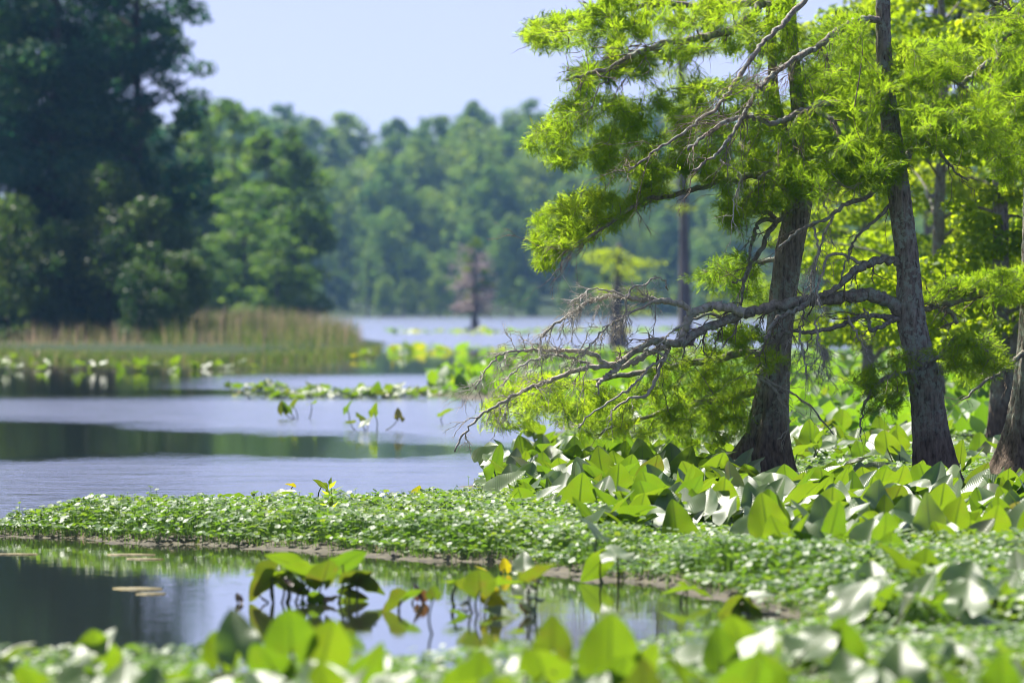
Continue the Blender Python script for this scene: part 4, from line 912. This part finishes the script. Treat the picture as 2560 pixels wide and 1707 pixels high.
# straw and broken stems on the mud rim
r = np.random.default_rng(90)
Pm = sample_poly(SPIT, 90000, r); Pm = Pm[(Pm[:, 1] < 47) & (Pm[:, 1] > 27)]; dm = edge_dist(SPIT, Pm); Pm = Pm[(dm > -.05) & (dm < .34)][:2600]; n = len(Pm)
a = r.uniform(0, 6.28, n); d = np.stack([np.cos(a), np.sin(a), r.normal(.05, .18, n)], -1); L = r.uniform(.015, .10, n)
TVs = np.array([[-.03, 0, 0], [.03, 0, 0], [.03, 1, .03], [-.03, 1, .03], [0, 0, .05], [0, 1, .07]]); TQs = np.array([[0, 1, 2, 3], [1, 4, 5, 2], [4, 0, 3, 5]])
V, Q, _ = inst(TVs, TQs, frames(d, np.tile([0, 0, 1.], (n, 1)), L), np.c_[Pm, mud_height(Pm).clip(0) + .006])
o = link('straw_litter', mesh('straw_litter', V, [Q], M['debris'])); tag(o, 'dry straw and plant bits along the muddy waterline', 'litter', kind='stuff')

rr_ = np.random.default_rng(91)
Pm = sample_poly(SPIT, 200000, rr_); Pm = Pm[(Pm[:, 1] < 47) & (Pm[:, 1] > 27)]; dm = edge_dist(SPIT, Pm) + (vnoise(Pm, .55, 3) - .5) * .5 + (vnoise(Pm, .16, 4) - .5) * .3
Pm = Pm[(dm > .0) & (dm < .3)][:6000]; n = len(Pm)
blades('rim_seedlings', np.c_[Pm, np.full(n, .005)], rr_.uniform(.015, .06, n), rr_.uniform(.004, .016, n), np.clip(rr_.normal(.42, .25, n), 0, 1), M['reed'], 'tiny yellow green seedlings sprouting on the mud rim', 92, .6)['category'] = 'seedlings'
# ---------------------------------------------------------------- pond lilies placed one by one
def base_at(u, v): g = ground(u, v); return g[0], g[1]
def plant(label, u, v, leaves, group=None, name='pond_lily'):
    """leaves: (dx px, height px above waterline of the joint, dy m, azimuth deg (0 away, 180 towards), pitch deg, roll deg, length m, material, shape)"""
    x, y = base_at(u, v); k_ = y / F * DS; t = empty(name, (x, y, 0), label, 'water plant', group)
    for dx, hp, dy, az, p, ro, s, mk, sh in leaves:
        add_leaf(t, dx * k_ * .75, dy * .6, dx * k_, dy, max(.005, hp * k_), math.radians(az), math.radians(p), math.radians(ro), s * .80, LEAF[mk][sh], hp > 6, -.03, .9)
    return t
plant('lily clump left in the pond with arched olive leaves and one white topped leaf', 640, 1384, [
    (-10, 62, .05, 96, 4, 16, .30, 'lily_leaf', 0), (-16, 58, 0, 96, -46, 50, .34, 'old_leaf', 3), (2, 58, .06, 215, -30, 10, .24, 'old_leaf', 1), (14, 40, .1, 268, -26, -44, .28, 'old_leaf', 1), (22, 44, -.05, 60, 40, 0, .11, 'brown_leaf', 3), (44, 30, .1, 300, 40, 20, .12, 'brown_leaf', 5), (-38, 8, .0, 90, 45, 0, .11, 'brown_leaf', 1), (-92, 6, .0, 30, 62, 0, .09, 'brown_leaf', 3)])
plant('lily clump in the pond with two broad raised leaves side by side', 735, 1384, [
    (8, 48, 0, 196, 46, 6, .34, 'old_leaf', 3), (-24, 52, .1, 112, 26, 24, .36, 'lily_leaf', 3), (50, 84, .2, 256, 36, -40, .30, 'lily_leaf', 2), (-62, 82, .2, 104, 24, 26, .34, 'lily_leaf', 0), (-6, 4, -.05, 170, 52, 0, .20, 'lily_leaf', 5), (24, 6, -.1, 300, 30, 10, .14, 'brown_leaf', 7), (-20, 3, .0, 100, 4, 0, .22, 'lily_leaf', 6)])
plant('lily clump in the pond whose two olive leaves bend down to the right', 800, 1382, [
    (4, 44, 0, 262, 22, -40, .26, 'old_leaf', 1), (18, 38, .02, 266, -16, -36, .32, 'old_leaf', 3), (-6, 10, .1, 262, -8, -40, .24, 'old_leaf', 1)])
plant('small bent lily leaf alone in the pond like an arrowhead, touching the water', 905, 1404, [(14, 24, 0, 104, -40, 42, .26, 'old_leaf', 3), (24, 28, .05, 280, 22, -36, .20, 'lily_leaf', 1)])
plant('curled brown leaf lump poking from the pond beside the arrowhead leaf', 958, 1385, [(0, 18, 0, 40, 62, 30, .16, 'brown_leaf', 3), (8, 10, .05, 200, 50, -20, .15, 'brown_leaf', 7)])
plant('single lily leaf on a tall thin straight stalk in the pond', 997, 1455, [(0, 84, 0, 175, 52, 5, .15, 'old_leaf', 3)])
plant('flat spread lily leaf on a thin stalk behind the single stalked one', 1048, 1392, [(0, 50, 0, 90, 8, 8, .17, 'lily_leaf', 1), (2, 50, .0, 270, 6, -8, .18, 'lily_leaf', 0), (14, 6, -.1, 70, 4, 0, .2, 'old_leaf', 6)])
plant('lily with broad olive leaf over a dark thick stalk in the middle of the pond', 1103, 1412, [(0, 56, 0, 176, 46, 8, .32, 'old_leaf', 3), (30, 60, .3, 285, 10, -10, .34, 'lily_leaf', 0), (-18, 66, .3, 110, 10, 60, .20, 'old_leaf', 2), (24, 38, .2, 262, -46, -60, .24, 'yellow_leaf', 6), (30, 8, -.2, 250, -14, 10, .28, 'lily_leaf', 1), (-30, 3, -.1, 80, 16, 10, .26, 'lily_leaf', 6)])
plant('pale grey green lily leaf lying low over the pond water', 1150, 1398, [(10, 22, 0, 75, 6, 8, .34, 'lily_leaf', 6), (2, 16, .2, 250, 3, 0, .3, 'lily_leaf', 2)])
plant('lily with broad olive leaf on three slanting stalks, right end of the pond cluster', 1212, 1412, [(24, 86, 0, 215, 28, 10, .36, 'old_leaf', 3), (-12, 86, .1, 130, 36, 0, .16, 'old_leaf', 5), (14, 78, .05, 270, -30, 0, .15, 'brown_leaf', 1), (10, 40, .1, 95, 2, 0, .36, 'lily_leaf', 6), (4, 14, -.1, 30, 40, 20, .16, 'lily_leaf', 5), (-6, 10, -.1, 60, 50, -20, .12, 'brown_leaf', 3)])
plant('white glossy lily leaf with two rounded lobes at the far pond edge', 1203, 1330, [(0, 26, 0, 0, 40, 0, .27, 'lily_leaf', 6)])
plant('small bright yellow dying leaf standing at the pond edge', 1160, 1318, [(0, 12, 0, 170, 68, 0, .14, 'yellow_leaf', 3), (-50, 8, .1, 90, 20, 0, .12, 'yellow_leaf', 1)])
plant('big pale round lily leaf tilted on dark stems at the mud edge', 1425, 1340, [(-8, 64, 0, 10, 16, -4, .36, 'lily_leaf', 6), (-44, 50, .1, 96, -46, 60, .32, 'lily_leaf', 6), (-52, 110, .4, 40, 44, 20, .32, 'lily_leaf', 2)])
plant('lily leaf drooping like a tent at the right of the pond mud', 1575, 1385, [(0, 30, 0, 92, -6, 10, .28, 'lily_leaf', 0), (6, 34, .1, 268, -12, -14, .28, 'lily_leaf', 2)])
plant('bent yellow olive lily leaf with a white topped blade over the mud tip', 1692, 1412, [(0, 22, 0, 96, -26, 50, .26, 'old_leaf', 2), (14, 30, .1, 255, 14, 10, .36, 'lily_leaf', 0), (20, 22, 0, 262, -30, -50, .2, 'old_leaf', 6)])
plant('yellow green cupped lily leaf right of the pond tip', 1850, 1372, [(0, 30, 0, 120, 36, 10, .30, 'old_leaf', 3), (24, 36, .1, 270, 20, 0, .30, 'lily_leaf', 1)])
plant('tall triangular lily leaf standing alone on the pennywort at right', 2045, 1335, [(0, 44, 0, 178, 62, 0, .40, 'lily_leaf', 3), (-90, 46, .1, 85, 6, 10, .40, 'lily_leaf', 0), (60, 48, .1, 270, 12, -10, .3, 'lily_leaf', 2)])
# tall leaves that stand highest along the bottom edge
plant('blurred pair of big bright leaves standing highest in the bottom row, under the pond cluster', 690, 1640, [(-20, 150, 0, 176, 58, 10, .38, 'lily_leaf', 3), (50, 120, .1, 200, 50, -16, .40, 'lily_leaf', 1), (-60, 110, -.1, 150, 46, 10, .34, 'lily_leaf', 2)])
plant('blurred dark green leaf with shaded face at the left of the tallest bottom leaves', 545, 1630, [(0, 140, 0, 20, 66, -10, .34, 'lily_leaf', 0), (-45, 110, .1, 170, 60, 0, .28, 'lily_leaf', 3)])
plant('blurred white glaring leaf rising alone at the lower left of the pond', 190, 1625, [(0, 120, 0, -60, 34, 10, .34, 'lily_leaf', 6), (30, 100, .1, 175, 54, 0, .34, 'lily_leaf', 3)])
plant('blurred dark centred leaf in front of the right end of the pond', 1270, 1640, [(0, 150, 0, 178, 64, 4, .30, 'old_leaf', 6), (-60, 110, .1, -40, 32, 0, .34, 'lily_leaf', 2)])
plant('blurred large pointed leaf right of the dark centred one at the bottom', 1400, 1650, [(0, 120, 0, 182, 66, 0, .46, 'lily_leaf', 3), (70, 90, .1, 215, 50, 0, .34, 'lily_leaf', 1)])
plant('blurred white glossy leaf at the bottom right beside the pond tip', 1870, 1600, [(0, 110, 0, -30, 36, 0, .36, 'lily_leaf', 0), (70, 100, .1, 170, 52, 0, .36, 'lily_leaf', 6)])
# drifting clumps out on the lake
r = np.random.default_rng(95)
for u, v, n, sp_, lab in ((700, 962, 4, .35, 'small lily group afloat on the open lake, left of two'), (850, 988, 5, .4, 'small lily group afloat on the open lake, right of two'), (800, 968, 1, .05, 'single tilted lily leaf on a stem in the open lake'), (1020, 975, 1, .05, 'lone dark leaf on the lake near the dead branch tip')):
    x, y = base_at(u, v); lily(x, y, n, lab, None, r, .06, .22, (.2, .3), sp_, (.6, .3, .1, 0), .6)
for u in (560, 590, 625, 655, 690, 722, 750, 780, 812, 838, 862, 890, 915, 940):
    x, y = base_at(u + r.uniform(-10, 10), r.uniform(898, 918)); lily(x, y, int(r.integers(7, 11)), 'low lily clump in the raft of lilies across the middle of the lake', 'lily clumps of the mid-lake raft', r, .02, .13, (.22, .34), .65, (.86, .11, .03, 0), .4, pit=(20, 18))
for u, v in ((15, 850), (60, 845), (110, 852), (170, 848), (225, 852), (280, 850), (335, 853), (395, 851), (450, 850), (510, 847), (20, 832), (55, 828), (830, 826), (865, 818), (890, 822)):
    x, y = base_at(u, v); lily(x, y, int(r.integers(3, 7)), 'pale lily clump floating along the edge of the reedy marsh', 'lily clumps along the marsh edge', r, .03, .2, (.22, .38), .9, (.8, .15, .05, 0), .45, pit=(24, 16))
# thin line of pads far out
Pq = np.concatenate([sample_poly(G([(880, 762), (1560, 758), (1560, 764), (1100, 770), (880, 768)]), 190, r), sample_poly(G([(880, 803), (1400, 806), (1600, 812), (1600, 822), (1300, 815), (900, 812)]), 110, r)])
V, Q, tt = leaf_mass(Pq, .02, .18, .4, .7, r, 12, .6); o = link('lily_pad_line', mesh('lily_pad_line', V, [Q], M['far_pad'], tint=tt)); tag(o, 'thin green line of lily pads far out on the lake', 'lily pads', kind='stuff')
# leaves just behind the spit and sprigs on it
for u, v, az, p, s, mk, lab in ((672, 1117, 90, 20, .13, 'yellow_leaf', 'tiny yellow leaf tip floating beyond the spit'), (738, 1118, 120, 40, .2, 'old_leaf', 'olive leaf fin standing in the water beyond the spit'), (640, 1140, 250, 18, .3, 'lily_leaf', 'white glossy leaf tip showing behind the pennywort spit'), (548, 1146, 90, 14, .26, 'lily_leaf', 'pale winged leaf pair behind the pennywort spit'), (958, 1140, 200, 60, .2, 'yellow_leaf', 'small yellow green leaf point rising from the spit')):
    plant(lab, u, v + 34, [(0, 34, 0, az, p, 10, s, mk, 3)])
def sprig(u, v, h, n, label, seed):
    x, y = base_at(u, v); r = np.random.default_rng(seed); t = empty('leafy_sprig', (x, y, .05), label, 'weed')
    b = MB(); b.add(*tube(np.c_[.02 * np.sin(np.linspace(0, 2, 8)), np.zeros(8), np.linspace(0, h, 8)], np.linspace(.006, .003, 8), 6)); link('stem', b.mesh('stem', M['stalk']), t)
    TV = np.array([[0, 0, 0], [.12, .35, .05], [0, 1, -.1], [-.12, .35, .05], [0, .4, -.02]]); TF = np.array([[0, 1, 4], [1, 2, 4], [2, 3, 4], [3, 0, 4]])
    a = np.arange(n) * 2.4 + seed; el = r.uniform(.2, 1.1, n); d = np.stack([np.cos(a) * np.cos(el), np.sin(a) * np.cos(el), np.sin(el)], -1); P = np.c_[np.zeros(n), np.zeros(n), h * np.linspace(.35, 1, n)]
    V, Q, tt = inst(TV, TF, frames(d, np.tile([0, 0, 1.], (n, 1)) + r.normal(0, .2, (n, 3)), r.uniform(.10, .17, n)), P, np.full(n, .8)); link('leaves', mesh('leaves', V, [Q], M['cypress_leaf'], tint=tt), t)
sprig(755, 1204, .24, 9, 'pointed leafy sprig rising tallest from the spit', 1)
sprig(758, 1232, .16, 7, 'small pale sprig on the spit in front of the tallest sprig', 2)
sprig(985, 1206, .14, 6, 'short yellow sprig at the back of the spit', 3)
sprig(1170, 1225, .20, 8, 'spiky yellow green sprig on the spit beside the lily bed', 4)
# scum rafts on the near pond
def raft(u, v, wpx, label, seed):
    x, y = base_at(u, v); r = np.random.default_rng(seed); a = np.linspace(0, 2 * np.pi, 25)[:-1]; k_ = y / F * DS; rr = 1 + .25 * np.sin(2 * a + seed) + r.normal(0, .12, 24)
    top = np.stack([np.cos(a) * rr * wpx * k_ * .5, np.sin(a) * rr * wpx * k_ * .35, np.full(24, .006)], -1); V = np.r_[top * [1.04, 1.04, -1], top, [[0, 0, .010]]]
    i = np.arange(24); j = (i + 1) % 24; o = link('floating_scum', mesh('floating_scum', V, [np.stack([i, j, j + 24, i + 24], -1), np.stack([i + 24, j + 24, np.full(24, 48)], -1)], M['debris'], smooth=False), None, (x, y, 0)); tag(o, label, 'floating scum')
raft(20, 1273, 100, 'pale strip of scum at the left edge of the pond below the spit', 1)
raft(300, 1274, 90, 'upper of the thin scum strips left in the pond', 2)
raft(330, 1284, 70, 'thin brown scum strip just below the upper one', 3)
raft(320, 1352, 115, 'largest pale scum strip floating on the dark reflection', 4)
raft(350, 1364, 75, 'narrow scum strip directly below the largest one', 5)

# ---------------------------------------------------------------- haze over the lake
def haze():
    V = np.array([[x, y, z] for z in (-1.5, 62) for y in (-80, 3500) for x in (-2700, 2700)], float)
    Q = np.array([[0, 2, 3, 1], [4, 5, 7, 6], [0, 1, 5, 4], [2, 6, 7, 3], [0, 4, 6, 2], [1, 3, 7, 5]])
    m, nt, nn = new_mat('haze'); v = nn('ShaderNodeVolumePrincipled'); v.inputs['Color'].default_value = (.30, .58, 1.0, 1); v.inputs['Density'].default_value = .00013; v.inputs['Anisotropy'].default_value = .2
    o_ = nn('ShaderNodeOutputMaterial'); nt.links.new(v.outputs[0], o_.inputs['Volume'])
    tag(link('haze', mesh('haze', V, [Q], m, smooth=False)), 'thin blue summer haze over the lake', 'haze', kind='stuff')
haze()
